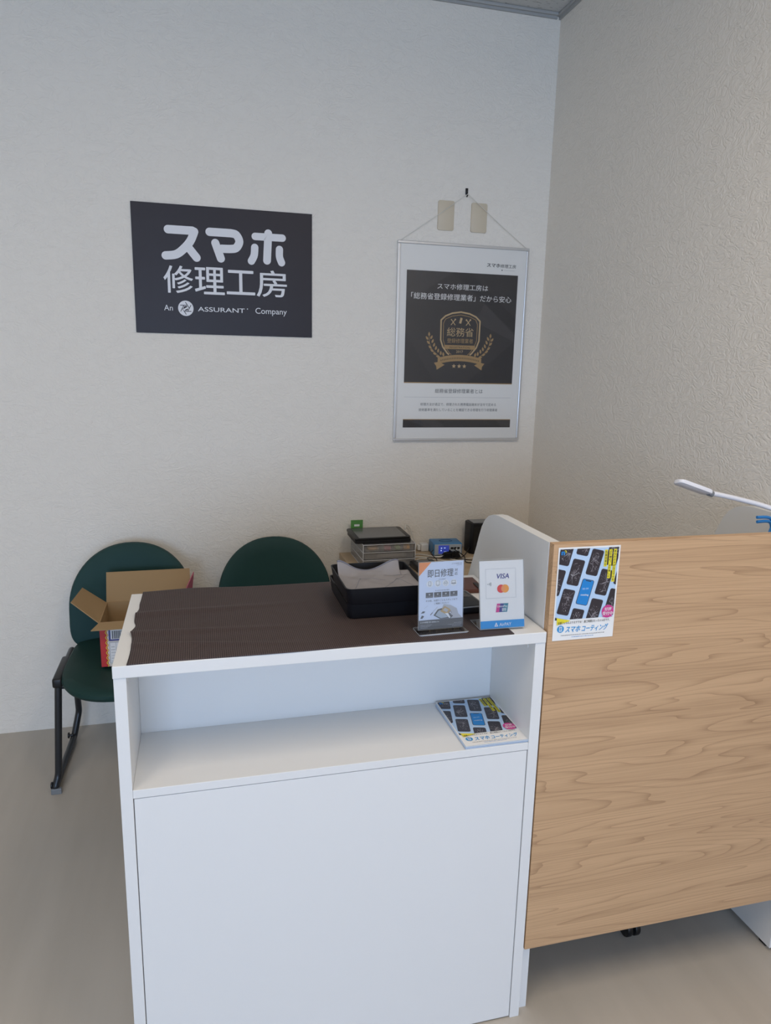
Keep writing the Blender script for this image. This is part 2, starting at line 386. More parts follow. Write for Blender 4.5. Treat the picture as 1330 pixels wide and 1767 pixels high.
class Print:
    """flat printed artwork: shapes in millimetres on the XY plane, later layers a hair higher"""
    def __init__(s, clip=None): s.bm = bmesh.new(); s.mats = []; s.clip = clip; s.k = 0; s.dz = 0.00006
    def mi(s, m):
        if m not in s.mats: s.mats.append(m)
        return s.mats.index(m)
    def z(s, layer):
        s.k += 1
        return 0.0002+layer*0.00016+(s.k % 60)*0.0000025
    def poly(s, pts, m, layer=1, clip=None):
        c = clip or s.clip
        if c: pts = clip_poly(list(pts), c)
        if len(pts) < 3: return
        vs = [s.bm.verts.new((x/1000, y/1000, s.z(layer))) for x, y in pts]
        try:
            f = s.bm.faces.new(vs); f.material_index = s.mi(m); f.normal_update()
            if f.normal.z < 0: f.normal_flip()
        except ValueError: pass
    def rect(s, x0, x1, y0, y1, m, layer=1, clip=None): s.poly([(x0, y0), (x1, y0), (x1, y1), (x0, y1)], m, layer, clip)
    def disc(s, cx, cy, r, m, layer=1, n=28, ry=None):
        s.poly([(cx+r*math.cos(2*PI*i/n), cy+(ry or r)*math.sin(2*PI*i/n)) for i in range(n)], m, layer)
    def ring(s, cx, cy, r0, r1, m, layer=1, a0=0, a1=360, n=32):
        for i in range(n):
            a = math.radians(a0+(a1-a0)*i/n); b = math.radians(a0+(a1-a0)*(i+1)/n)
            s.poly([(cx+r0*math.cos(a), cy+r0*math.sin(a)), (cx+r1*math.cos(a), cy+r1*math.sin(a)),
                    (cx+r1*math.cos(b), cy+r1*math.sin(b)), (cx+r0*math.cos(b), cy+r0*math.sin(b))], m, layer)
    def stroke(s, pts, w, m, layer=1, closed=False, rnd=False, clip=None):
        n = len(pts); P = [Vector(p) for p in pts]; L = []; R = []
        for i in range(n):
            if closed: a, b = P[i-1], P[(i+1) % n]
            else: a, b = P[max(i-1, 0)], P[min(i+1, n-1)]
            d0 = (P[i]-a); d1 = (b-P[i])
            if d0.length < 1e-9: d0 = d1
            if d1.length < 1e-9: d1 = d0
            d0 = d0.normalized(); d1 = d1.normalized(); d = d0+d1
            if d.length < 1e-6: d = d0
            d = d.normalized(); nn = Vector((-d.y, d.x)); c = max(0.4, abs(nn.dot(Vector((-d0.y, d0.x)))))
            L.append(P[i]+nn*w/2/c); R.append(P[i]-nn*w/2/c)
        for i in range(n if closed else n-1):
            j = (i+1) % n
            s.poly([tuple(L[i]), tuple(R[i]), tuple(R[j]), tuple(L[j])], m, layer, clip)
        if rnd:
            for p in (P[0], P[-1]): s.disc(p.x, p.y, w/2, m, layer)
    def text(s, body, x0, x1, y0, y1, m, layer=2, bold=0.0, rot=None, res=2, shear=0.0):
        """glyph outlines fitted into the box"""
        cu = bpy.data.curves.new('t', 'FONT'); cu.body = body; cu.size = 1; cu.fill_mode = 'FRONT'
        cu.resolution_u = res; cu.shear = shear
        o = bpy.data.objects.new('t', cu); COL.objects.link(o)
        bpy.context.view_layer.update()
        me = bpy.data.meshes.new_from_object(o.evaluated_get(bpy.context.evaluated_depsgraph_get()))
        vs = [v.co.copy() for v in me.vertices]
        if vs:
            ax, bx = min(v.x for v in vs), max(v.x for v in vs); ay, by = min(v.y for v in vs), max(v.y for v in vs)
            sx = (x1-x0)/max(1e-6, bx-ax); sy = (y1-y0)/max(1e-6, by-ay)
            k = s.mi(m); sh = bold*0.55*min(sx, sy); zz = s.z(layer)
            for ddx, ddy in (((0, 0),) if not bold else ((sh, 0), (-sh, 0), (0, sh*0.7), (0, -sh*0.7))):
              nv = []; zz += 0.000003
              for v in vs:
                x = x0+(v.x-ax)*sx+ddx; y = y0+(v.y-ay)*sy+ddy
                if rot:
                    cx, cy, a = rot; dx, dy = x-cx, y-cy; x = cx+dx*math.cos(a)-dy*math.sin(a); y = cy+dx*math.sin(a)+dy*math.cos(a)
                nv.append(s.bm.verts.new((x/1000, y/1000, zz)))
              for p in me.polygons:
                try:
                    f = s.bm.faces.new([nv[i] for i in p.vertices]); f.material_index = k; f.normal_update()
                    if f.normal.z < 0: f.normal_flip()
                except ValueError: pass
        bpy.data.objects.remove(o); bpy.data.curves.remove(cu); bpy.data.meshes.remove(me)
    def squiggle(s, x0, x1, y, h, m, layer=2, seed=0):
        """print too small to read: a row of tiny irregular marks"""
        r = random.Random(seed); x = x0
        while x < x1-h*0.4:
            w = h*r.uniform(0.5, 0.95)
            s.rect(x, min(x+w, x1), y-h*0.5+h*r.uniform(0, .25), y-h*0.2+h*r.uniform(0, .2), m, layer)
            s.rect(x+w*0.3, x+w*0.6, y-h*0.4, y+h*0.5*r.uniform(.5, 1), m, layer)
            if r.random() < 0.6: s.rect(x, min(x+w, x1), y+h*0.2, y+h*0.38, m, layer)
            x += w+h*0.3
    def build(s, name, parent, loc=(0, 0, 0), rot=(0, 0, 0)):
        me = bpy.data.meshes.new(name); s.bm.to_mesh(me); s.bm.free()
        return link(name, me, s.mats, parent, loc, rot)

# ================================================================== ROOM
XL, XR, YF, YB, ZC = -3.0, 1.512, -4.7, 3.033, 2.992
struct(obj('floor', B(XL-0.1, XR+0.1, YF-0.1, YB+0.1, -0.1, 0), FLOOR))
struct(obj('ceiling', B(XL-0.1, XR+0.1, YF-0.1, YB+0.1, ZC, ZC+0.1), CEIL))
struct(obj('wall_back', B(XL-0.1, XR+0.1, YB, YB+0.12, 0, ZC), WALL))
struct(obj('wall_right', B(XR, XR+0.12, YF, YB, 0, ZC), WALL))
struct(obj('wall_left', B(XL-0.12, XL, YF, YB, 0, ZC), WALL))
wf = bmesh.new()
box(wf, XL, XR, YF-0.1, YF, 2.4, ZC); box(wf, XL, XR, YF-0.1, YF, 0, 0.12)
box(wf, XL, -2.45, YF-0.1, YF, 0.12, 2.4); box(wf, 0.95, XR, YF-0.1, YF, 0.12, 2.4)
struct(obj('wall_front', wf, WALL))
wn = bmesh.new()
for a, b in ((-2.45, -2.40), (-1.32, -1.27), (-0.19, -0.14), (0.90, 0.95)): box(wn, a, b, YF-0.08, YF-0.02, 0.12, 2.4)
box(wn, -2.40, 0.90, YF-0.08, YF-0.02, 0.12, 0.18); box(wn, -2.40, 0.90, YF-0.08, YF-0.02, 2.34, 2.4)
w1 = struct(obj('window_1', wn, ALU))
obj('glass_pane', B(-2.40, 0.90, YF-0.055, YF-0.049, 0.18, 2.34), GLASS, w1)
tb = bmesh.new()
box(tb, XL, XR-0.018, YB-0.018, YB, ZC-0.012, ZC, 0.003); box(tb, XL, XR-0.018, YB-0.008, YB, ZC-0.022, ZC-0.012)
struct(obj('trim_1', tb, TRIM))
tb = bmesh.new()
box(tb, XR-0.018, XR, YF, YB, ZC-0.012, ZC, 0.003); box(tb, XR-0.008, XR, YF, YB, ZC-0.022, ZC-0.012)
struct(obj('trim_2', tb, TRIM))

# ================================================================== SIGN ON THE WALL
def art_wall(px, name, parent): return px.build(name, parent, (0, 0, 0), (PI/2, 0, 0))
sg = thing('wall_sign', 'charcoal shop sign with white lettering hung on the back wall', 'sign', (-0.224, YB-0.006, 1.655))
obj('sign_panel', B(0, 0.694, 0.0, 0.006, 0, 0.484, 0.0012), SIGNB, sg)
p = Print()
def arc_pts(pts, n=6): return [tuple(v)[:2] for v in smooth_path([(x, y, 0) for x, y in pts], n)]
W1 = 31
su = [(134, 391), (225, 391)]
p.stroke(su, W1, SIGNW, 1, rnd=True)
p.stroke(arc_pts([(232, 388), (216, 352), (188, 320), (160, 300), (122, 294)]), W1, SIGNW, 1, rnd=True)
p.stroke([(206, 331), (238, 292)], W1, SIGNW, 1, rnd=True)
p.stroke([(290, 391), (372, 391)], W1, SIGNW, 1, rnd=True)
p.stroke(arc_pts([(370, 391), (392, 386), (404, 362), (392, 338), (370, 332), (336, 331)]), W1, SIGNW, 1, rnd=True)
p.stroke([(311, 351), (331, 294)], W1, SIGNW, 1, rnd=True)
p.stroke([(466, 385), (574, 385)], W1-3, SIGNW, 1, rnd=True)
p.stroke([(518, 399), (512, 296)], W1, SIGNW, 1, rnd=True)
p.stroke(arc_pts([(464, 343), (461, 313), (450, 291)]), W1-2, SIGNW, 1, rnd=True)
p.stroke(arc_pts([(562, 341), (562, 313), (570, 291)]), W1-2, SIGNW, 1, rnd=True)
for ch, a, b in (('修', 111, 221), ('理', 229, 342), ('工', 352, 462), ('房', 470, 590)):
    p.text(ch, a, b, 156 if ch != '工' else 160, 258 if ch != '工' else 252, SIGNW, 1, bold=0.018, res=4)
p.text('An', 108, 141, 88, 109, SIGNW, 1, res=4)
p.text('ASSURANT', 237, 420, 89, 106, SIGNW, 1, bold=0.012, res=4)
p.disc(431, 105, 2.2, SIGNW, 1, 12)
p.text('Company', 463, 590, 81, 111, SIGNW, 1, res=4)
p.disc(190.5, 98.5, 29.5, SIGNW, 1, 48)
for k in range(6):
    a = math.radians(60*k+12)
    r0 = 12.5; c = Vector((190.5, 98.5))
    p0 = c+Vector((math.cos(a), math.sin(a)))*r0; d = Vector((-math.sin(a+0.35), math.cos(a+0.35)))
    p.stroke([tuple(p0-d*2), tuple(p0+d*25)], 2.6, SIGNB, 2)
p.poly([(190.5+10*math.cos(math.radians(60*k+12)), 98.5+10*math.sin(math.radians(60*k+12))) for k in range(6)], SIGNB, 2)
p.stroke([(181, 92), (199, 102)], 5.5, SIGNW, 3); p.ring(190.5, 98.5, 29.5, 33, SIGNB, 3)
art_wall(p, 'sign_lettering', sg)

# ================================================================== FRAMED POSTER
pf = thing('poster_frame', 'large silver framed poster with gold shield emblem hanging from a cord', 'framed poster', (0.830, YB-0.014, 1.222))
FWd, FHt, FR = 0.597, 0.840, 0.0115
for nm, (a, b, c, d) in (('frame_rail', (0, FWd, 0, FR)), ('frame_rail', (0, FWd, FHt-FR, FHt)), ('frame_rail', (0, FR, FR, FHt-FR)), ('frame_rail', (FWd-FR, FWd, FR, FHt-FR))):
    obj(nm, B(a, b, -0.004, 0.013, c, d, 0.002), ALU, pf)
obj('poster_backing', B(FR, FWd-FR, 0.002, 0.010, FR, FHt-FR), PAPER, pf)
p = Print()
D0, D1 = 257.0, 724.0
p.rect(42, 551, D0, D1, POSTD, 1); p.rect(42, 551, D0-4, D0, GOLD, 1)
for q, m_ in (([(42, 724), (250, 724), (120, 640), (42, 600)], POSTD3), ([(250, 724), (330, 724), (551, 540), (551, 480), (400, 600)], POSTD2),
              ([(42, 470), (180, 257), (42, 257)], POSTD2), ([(330, 257), (551, 440), (551, 257)], POSTD2), ([(42, 600), (42, 470), (180, 257), (330, 257)], POSTD),
              ([(400, 600), (551, 470), (551, 440), (360, 520)], POSTD3)): p.poly(q, m_, 2)
p.rect(42, 553, 59, 93, POSTD, 1); p.rect(42, 553, 93, 96, GOLD, 1); p.poly([(60, 93), (200, 93), (240, 59), (150, 59)], POSTD3, 2); p.poly([(480, 93), (553, 93), (553, 59), (510, 59)], POSTD3, 2)
p.text('スマホ', 403, 464, 754, 769, INK, 2, bold=0.05); p.text('修理工房', 466, 539, 753, 768, INK, 2, bold=0.0)
p.disc(474, 743, 3, INKG, 2, 10); p.rect(482, 536, 742.3, 743.3, INKL, 2)
p.text('スマホ修理工房は', 180, 413, 652, 676, INKW, 4, bold=0.012, res=3)
p.text('「総務省登録修理業者」だから安心', 64, 525, 607, 634, INKW, 4, bold=0.012, res=3)
p.text('総務省登録修理業者とは', 186, 411, 211, 230, INKG, 2, bold=0.006)
p.rect(44, 549, 192, 193, INKL, 2)
p.text('修理方法が適正で、修理された携帯電話端末が法令で定める', 120, 479, 155, 168, INKG, 2)
p.text('技術基準を満たしていることを確認できる修理を行う修理業者', 113, 487, 131, 144, INKG, 2)
cx = 292.5
def shield(s0, w, m_, layer):
    half = [(0, 562-s0), (40, 556-s0*1.02), (70, 544-s0*1.1), (92-s0*0.95, 526-s0*1.1), (91-s0*0.95, 440), (80-s0, 410), (58-s0*0.9, 384), (50-s0*0.9, 378)]
    pts = [(cx-x, y) for x, y in half[::-1]]+[(cx+x, y) for x, y in half[1:]]
    p.stroke(pts, w, m_, layer)
shield(2, 6.5, GOLD2, 4); shield(14, 2.4, GOLD, 4)
p.rect(cx-72, cx+72, 402, 419, GOLD, 4)
p.text('REGISTRATION', 246, 340, 405.5, 413.5, POSTD, 5)
p.text('総務省', 231, 354, 456, 494, GOLD2, 4, bold=0.0, res=3)
p.text('登録修理業者', 233, 354, 428, 448, GOLD, 4, res=3)
p.text('2017', 277, 309, 386, 397, GOLD2, 4, bold=0.01)
p.poly([(285, 513), (295, 511), (301, 534), (291, 537)], GOLD2, 4)
for c0, k in ((258, 0), (328, 1)):
    p.stroke([(c0-10, 504), (c0+9, 528)], 3.4, GOLD2, 4); p.stroke([(c0+10, 504), (c0-9, 528)], 3.4, GOLD2, 4)
    p.disc(c0+9, 528, 4, GOLD2, 4, 8); p.disc(c0-9, 527, 4 if k else 2.5, GOLD2, 4, 8)
rib_t = [(x, 363+15*(1-((x-295)/102)**2)) for x in range(193, 398, 12)]
for i in range(len(rib_t)-1):
    (a, ya), (b, yb) = rib_t[i], rib_t[i+1]
    p.poly([(a, ya), (b, yb), (b, yb-27), (a, ya-27)], GOLD, 5)
for i in range(24):
    x = 206+i*7.6; y = 349.5+15*(1-((x-295)/102)**2); p.rect(x, x+5, y-3.2, y-1.6, POSTD, 6); p.rect(x+1.8, x+3, y-3.4, y+3.2, POSTD, 6); p.rect(x, x+5, y+.8, y+2, POSTD, 6)
p.poly([(176, 342), (198, 346), (226, 334), (190, 312), (187, 328)], GOLD, 4); p.poly([(413, 342), (391, 346), (364, 334), (400, 313), (402, 328)], GOLD, 4)
def star(x, y, r, m_, layer):
    pts = [(x+(r if k % 2 == 0 else r*0.42)*math.sin(PI*k/5), y+(r if k % 2 == 0 else r*0.42)*math.cos(PI*k/5)) for k in range(10)]
    for k in range(0, 10, 2): p.poly([(x, y), pts[k-1], pts[k], pts[(k+1) % 10]], m_, layer)
for x in (269, 293.5, 318): star(x, 333-4, 10.5, GOLD2, 5)
def leaf(x, y, a, l=19, w=9.5):
    a = math.radians(a); pts = []
    for t, s_ in ((0, 0), (.25, .85), (.5, 1), (.8, .6), (1, 0), (.8, -.6), (.5, -1), (.25, -.85)):
        u = (t-.5)*l; v = s_*w/2; pts.append((x+u*math.cos(a)-v*math.sin(a), y+u*math.sin(a)+v*math.cos(a)))
    p.poly(pts, GOLD, 4)
LL = [(149.9, 463, 92), (141, 446, 128), (161, 450, 62), (147, 428, 132), (167, 434, 66), (156, 408, 138), (174, 418, 72), (165, 394, 144), (183, 405, 78), (178, 381, 152), (194, 394, 84), (193, 369, 160), (206, 384, 92), (218, 379, 100)]
for x, y, a in LL: leaf(x, y, a); leaf(2*cx-x, y, 180-a)
p.stroke(arc_pts([(150, 455), (155, 420), (172, 392), (205, 366)]), 1.6, GOLD, 4); p.stroke(arc_pts([(2*cx-150, 455), (2*cx-155, 420), (2*cx-172, 392), (2*cx-205, 366)]), 1.6, GOLD, 4)
ar = p.build('poster_artwork', pf, (0, 0.002, 0), (PI/2, 0, 0))
obj('clear_cover', B(FR-0.002, FWd-FR+0.002, -0.0015, -0.0005, FR-0.002, FHt-FR+0.002), clear('poster_cover', (1.0, 0.995, 0.985), 0.0, 0.05), pf)
cb = bmesh.new()
hk = Vector((1.129-0.830, -0.006, 2.262-1.222))
for s_ in (0.006, FWd-0.006):
    tube(cb, smooth_path([(s_, 0.004, FHt-0.004), (s_*0.5+hk.x*0.5, 0.002, (FHt+hk.z)/2-0.004), (hk.x, hk.y, hk.z)], 6), 0.0011, 6)
obj('hanging_cord', cb, CORD_W, pf, smooth=True)
hb = bmesh.new()
box(hb, -0.006, 0.006, -0.004, 0, 0.004, 0.030, 0.0018); tube(hb, smooth_path([(0, -0.004, 0.020), (0, -0.011, 0.010), (0, -0.011, 0.001), (0, -0.006, -0.004), (0.0, -0.013, -0.002)][:4]+[(0, -0.016, 0.0)], 5), 0.0026, 8)
tag(obj('wall_hook', hb, BLACKP, loc=(1.129, YB, 2.258), smooth=True), 'small black hook holding the poster cord on the back wall', 'hook')
for i, x in enumerate((1.004, 1.153)):
    t = thing('blank_cover_plate', ('beige blank wall plate behind the cord, left of the hook', 'beige blank wall plate behind the cord, right of the hook')[i], 'wall plate', (x, YB, 2.114), group='blank plates above the poster')
    bm = bmesh.new(); prism(bm, rrect(0, 0.071, 0, 0.118, 0.006), 0, 0.007, bev=0.0018, T=Matrix.Rotation(PI/2, 4, 'X'))
    obj('plate', bm, BEIGE, t, smooth=True)

# ================================================================== COUNTER
CX0, CX1, CY0, CY1 = -0.168, 0.716, 1.308, 1.735
ct = thing('reception_counter', 'white reception counter with an open front shelf and a brown mat on top', 'counter', ((CX0+CX1)/2, (CY0+CY1)/2, 0))
ox, oy = -(CX0+CX1)/2, -(CY0+CY1)/2
def part(name, x0, x1, y0, y1, z0, z1, m_, parent, o=(0, 0), bev=0.001):
    return obj(name, B(x0+o[0], x1+o[0], y0+o[1], y1+o[1], z0, z1, bev), m_, parent)
O = (ox, oy)
part('countertop', CX0-0.001, CX1, CY0-0.002, CY1, 0.975, 1.0, WHITE, ct, O, 0.0015)
part('side_panel', CX0, CX0+0.023, CY0, CY1-0.004, 0, 0.975, WHITE, ct, O)
part('side_panel', CX1-0.024, CX1, CY0, CY1-0.004, 0, 0.975, WHITE, ct, O)
part('shelf', CX0+0.023, CX1-0.024, CY0+0.001, 1.533, 0.721, 0.739, WHITE, ct, O)
part('niche_back', CX0+0.023, CX1-0.024, 1.533, 1.548, 0.60, 0.975, WHITE, ct, O)
part('front_board', CX0+0.0245, CX1-0.0255, CY0+0.0022, CY0+0.018, 0.004, 0.7195, WHITE, ct, O)
part('lower_shelf', CX0+0.023, CX1-0.024, 1.55, CY1-0.01, 0.36, 0.378, WHITE, ct, O)
for x in (CX1-0.0245, CX0+0.0235):
    T = Matrix.Translation((x+ox, 1.345+oy, 0.955)) @ Matrix.Rotation(PI/2, 4, 'Y')
    obj('connector_cap', prism(bmesh.new(), [(0.005*math.cos(2*PI*k/14), 0.005*math.sin(2*PI*k/14)) for k in range(14)], -0.001, 0.001, T=T), WPLAST, ct)

# ------------------------------------------------ woven mat with ripples at the left
def mat_f(u, v):
    x = -0.145+u*0.785; y = 1.3065+v*0.432
    x += (1-u)**8*(0.0022*math.sin(v*8+1)+0.005*math.exp(-((v-0.47)/0.05)**2)-0.004*math.exp(-((v-0.38)/0.04)**2)+0.003*math.exp(-((v-0.72)/0.05)**2))
    x += -0.004*u*(v)*0 + (0.002*math.sin(v*7))*(1-u)
    y += 0.0016*math.sin(u*13)*(1 if v < 0.03 else 0.3) + (0.005*math.exp(-((u-0.16)/0.1)**2) if v > 0.97 else 0)
    left = math.exp(-(u/0.30)**2)
    z = 1.0022
    z += 0.0062*left*math.exp(-((v-0.62-0.10*u)/0.030)**2)
    z += 0.0052*left*math.exp(-((v-0.36+0.10*u)/0.026)**2)
    z += 0.0042*left*math.exp(-((v-0.22+0.30*u)/0.022)**2)*(1.2 if u > .05 else .6)
    z += 0.0022*math.exp(-((u-0.14)/0.12)**2)*(v**8)
    return Vector((x, y, z))
mo = obj('mesh_mat', grid_solid(bmesh.new(), mat_f, 110, 70, 0.0017), MESHMAT)
tag(mo, 'dark brown woven mesh mat spread over the white countertop', 'mat')

# ================================================================== RECEPTION DESK WITH WOOD FRONT
rd = thing('reception_desk', 'desk with a large wood-grain front panel, white end panels, right of the counter', 'desk', (1.10, 1.60, 0))
def end_outline():
    return [(1.329, 0.0), (1.329, 1.194), (1.60, 1.194), (1.632, 1.190), (1.660, 1.181), (1.684, 1.165), (1.703, 1.143), (1.718, 1.115), (1.732, 1.083), (1.760, 1.030), (1.800, 0.955), (1.86, 0.84), (1.93, 0.715), (1.93, 0.0)]
for x0, x1, zb in ((0.7185, 0.7445, 0.0), (1.472, 1.498, 0.012)):
    T = Matrix(((0, 0, 1, 0), (1, 0, 0, 0), (0, 1, 0, 0), (0, 0, 0, 1)))
    bm = prism(bmesh.new(), [(y-1.60, max(z, zb)) for y, z in end_outline()], x0-1.10, x1-1.10, T=T)
    ep = obj('end_panel', bm, WHITE, rd)
    if zb:
        for y in (1.36, 1.62, 1.89): obj('levelling_foot', B(x0+0.006-1.10, x1-0.006-1.10, y-0.012-1.60, y+0.012-1.60, 0, zb), BLACKP, ep)
wp = obj('wood_front_panel', B(-0.3895, 0.3895, -0.0105, 0.0095, -0.503, 0.503, 0.0008), WOOD, rd, loc=(0.7195+0.3895-1.10, 1.319-1.60, 0.692))
obj('desktop', B(0.7455-1.10, 1.471-1.10, 1.330-1.60, 1.90-1.60, 0.695, 0.72, 0.001), WHITE, rd)
obj('knee_board', B(0.7455-1.10, 1.471-1.10, 1.86-1.60, 1.876-1.60, 0.60, 0.694, 0.001), WHITE, rd)

# ================================================================== LEAFLET ART (used twice)
def leaflet_art():
    p = Print()
    PIC = (3, 144, 47.5, 206.3)
    p.rect(3, 144, 47.5, 206.3, SKY_I, 1)
    c0 = Vector((70, 107.7)); u = Vector((44, 20)); v = Vector((18, 66)); ang = math.radians(-13.5)
    rr = random.Random(3)
    def ph(c, w, h, r): return [(c[0]+x*math.cos(ang)-y*math.sin(ang), c[1]+x*math.sin(ang)+y*math.cos(ang)) for x, y in rrect(-w/2, w/2, -h/2, h/2, r, 4)]
    for i in range(-3, 4):
        for j in range(-3, 4):
            c = c0+u*i+v*j
            if not (-25 < c.x < 172 and 15 < c.y < 240): continue
            p.poly(ph(c, 29.5, 58.5, 4.5), PHONEB_I, 2, PIC)
            if i == 0 and j == 0:
                p.poly(ph(c, 26.8, 56, 3.5), BLUE_I, 3, PIC)
                n_ = c+Vector((math.sin(-ang), math.cos(ang)))*27
                p.poly([(n_.x-7, n_.y+1.5), (n_.x+7, n_.y-1.7), (n_.x+6, n_.y-3.6), (n_.x-6, n_.y-0.6)], INK, 4)
                p.text('00:00', c.x-7, c.x+8, c.y+6, c.y+10, SKY_I, 4); p.text('coating', c.x-10, c.x+9, c.y-9, c.y-4, INKW, 4, bold=0.03, rot=(c.x, c.y-6, ang*0.3))
                continue
            p.poly(ph(c, 27, 56.2, 3.5), PHONE_I, 3, PIC)
            # cracks radiate from an impact point
            ip = c+Vector((rr.uniform(-8, 8), rr.uniform(-18, 14)))
            for k in range(40):
                a = rr.uniform(0, 2*PI); L = rr.uniform(5, 24); pts = [ip]
                if k > 12: pts = [c+Vector((rr.uniform(-9, 9), rr.uniform(-22, 20)))]; L *= 0.3
                for s_ in range(3): a += rr.uniform(-.35, .35); pts.append(pts[-1]+Vector((math.cos(a), math.sin(a)))*L/3)
                ca, sa = math.cos(-ang), math.sin(-ang); ok = []
                for q in pts:
                    d = q-c; lx = d.x*ca-d.y*sa; ly = d.x*sa+d.y*ca
                    if abs(lx) > 12.8 or abs(ly) > 27: break
                    ok.append(tuple(q))
                if len(ok) > 1: p.stroke(ok, rr.choice((.3, .45, .8)), CRACK_I if rr.random() < .8 else INKL, 4, clip=PIC)
    for (x0, x1, y0, y1, s_) in ((131.5, 139, 128, 202.2, 'あなたの大切なスマホを'), (120.6, 128, 136.5, 201.6, 'より輝く、より美しく'), (110, 117, 163.5, 201.4, '抗菌効果も')):
        p.rect(x0, x1, y0, y1, YEL_I, 6); n = len(s_); h = (y1-y0-3)/n
        for k, ch in enumerate(s_):
            yy = y1-1.5-h*(k+1)
            if ch == '、': p.rect(x1-3.4, x1-1.6, yy+h*.6, yy+h*.85, INK, 7)
            else: p.text(ch, x0+1.2, x1-1.2, yy+h*.1, yy+h*.92, INK, 7, bold=0.03, res=1)
    p.disc(129.5, 60.5, 14.8, PINK_I, 6, 36)
    p.poly([(116, 50), (121, 47.3), (142, 47.6), (138, 52)], PINK_I, 6)
    p.text('好評', 121.6, 138.3, 61.6, 69.6, INKW, 7, bold=0.03); p.text('受付中', 117.4, 142, 51.3, 60, INKW, 7, bold=0.03)
    p.poly([(6.5, 54), (9, 52.5), (40, 45), (37, 43.5), (8, 36)], YEL_I, 6)
    p.rect(3.2, 5.6, 48.5, 54, INK, 6)
    p.text('保護フィルムよりおすすめ！ 施工時間はたったの10分です。', 10, 137, 37.4, 43.6, INK, 7, bold=0.012, res=1)
    p.disc(18, 26.5, 8.2, CYAN_I, 2, 30); p.rect(14.6, 21.4, 21, 32, INKW, 3); p.rect(15.9, 20.1, 23, 30.4, CYAN_I, 4); p.text('S', 16.7, 19.3, 24, 29.5, INKW, 5)
    p.text('スマホ', 30, 66, 18, 31.5, CYAN_I, 2, bold=0.055, shear=0.25); p.text('コーティング', 69.5, 134, 17, 31.5, CYAN_I, 2, bold=0.05, shear=0.25)
    p.squiggle(20, 127, 11.6, 1.9, INK, 2, 5); p.squiggle(46, 100, 6.8, 1.8, BLUE_I, 2, 6)
    p.text('n', 7, 14, 194, 201.5, BLUE_I, 6, bold=0.09); p.ring(15.5, 201.3, 1.3, 2.8, YEL_I, 6, -90, 150, 12)
    return p
lf = thing('leaflet', 'phone coating leaflet with cracked phones taped to the wood panel', 'leaflet', (0.7305, 1.3078, 0.977))
obj('sheet', B(0, 0.148, -0.0004, 0, 0, 0.210), PAPER, lf)
la = leaflet_art().build('artwork', lf, (0, -0.0004, 0), (PI/2, 0, 0))
ART = la.data
# stack on the shelf
base_z = 0.7392
rnd = random.Random(5)
for k in range(10):
    bm = B(0, 0.148, 0, 0.205, 0, 0.0005)
    o = obj('folded_leaflet', bm, PAPERB, loc=(0.5435+rnd.uniform(-.001, .001), 1.3105+rnd.uniform(-0.0005, .0015), base_z+k*0.00056), rot=(0, 0, rnd.uniform(-.006, .006)))
    tag(o, 'pale blue leaflet in the pile under the top leaflet on the shelf', 'leaflet', 'blue leaflets piled on the counter shelf')
lt = thing('leaflet', 'phone coating leaflet with cracked phones lying on the counter shelf', 'leaflet', (0.5445, 1.3135, base_z+10*0.00056+0.0003), rz=0.0)
obj('sheet', B(0, 0.1475, 0, 0.210, 0, 0.0004), PAPER, lt)
link('artwork', ART, [], lt, (0, 0, 0.0004))

# ================================================================== ACRYLIC LEAFLET HOLDER
ah = thing('acrylic_sign_holder', 'clear acrylic holder with same-day repair leaflet standing on the mat front', 'sign holder', (0.4385, 1.352, 1.0028), rz=0.03)
tilt = math.radians(-4)
hb = bmesh.new(); T = Matrix.Rotation(tilt, 4, 'X')
def sheet(bm, x0, x1, y0, y1, z0, z1, T=None, edge=True):
    t = bmesh.new(); bmesh.ops.create_cube(t, size=1)
    for v in t.verts: v.co = Vector(((x0+x1)/2+v.co.x*(x1-x0), (y0+y1)/2+v.co.y*(y1-y0), (z0+z1)/2+v.co.z*(z1-z0)))
    dims = (x1-x0, y1-y0, z1-z0); thin = dims.index(min(dims))
    for f in t.faces:
        f.normal_update(); f.material_index = 0 if abs(f.normal[thin]) > 0.9 else 1
    if T is not None: bmesh.ops.transform(t, matrix=T, verts=t.verts)
    merge(bm, t)
sheet(hb, 0, 0.102, -0.0022, -0.0008, 0.004, 0.152, T); sheet(hb, 0, 0.102, 0.0008, 0.0022, 0.004, 0.152, T)
obj('clear_sleeve', hb, [CLEAR, EDGE], ah)
fb = bmesh.new()
prism(fb, rrect(-0.004, 0.106, -0.024, 0.026, 0.005, 4), 0.0, 0.0022)
for f in fb.faces:
    f.normal_update(); f.material_index = 0 if abs(f.normal.z) > 0.9 else 1
tube(fb, [(-0.004, -0.024, 0.0024), (0.106, -0.024, 0.0024)], 0.0008, 6, mi=1)
obj('acrylic_foot', fb, [CLEAR, EDGE], ah)
p = Print()
p.rect(0, 100, 0, 146, PAPERC, 0)
p.poly([(0, 146), (27, 146), (0, 117)], ORG_I, 1)
p.text('即日修理', 19, 77, 113, 130, INKG, 1, bold=0.03, res=3); p.text('対', 80, 87, 123, 129.5, INKG, 1, bold=0.02); p.text('応', 80, 87, 115, 121.5, INKG, 1, bold=0.02)
p.text('スマホ修理工房', 73, 96, 138.6, 141.8, INKG, 1); p.squiggle(84, 96, 136.6, 1, INKG, 1, 1)
p.text('対応端末', 43.6, 59.6, 106.8, 109.2, INKG, 1)
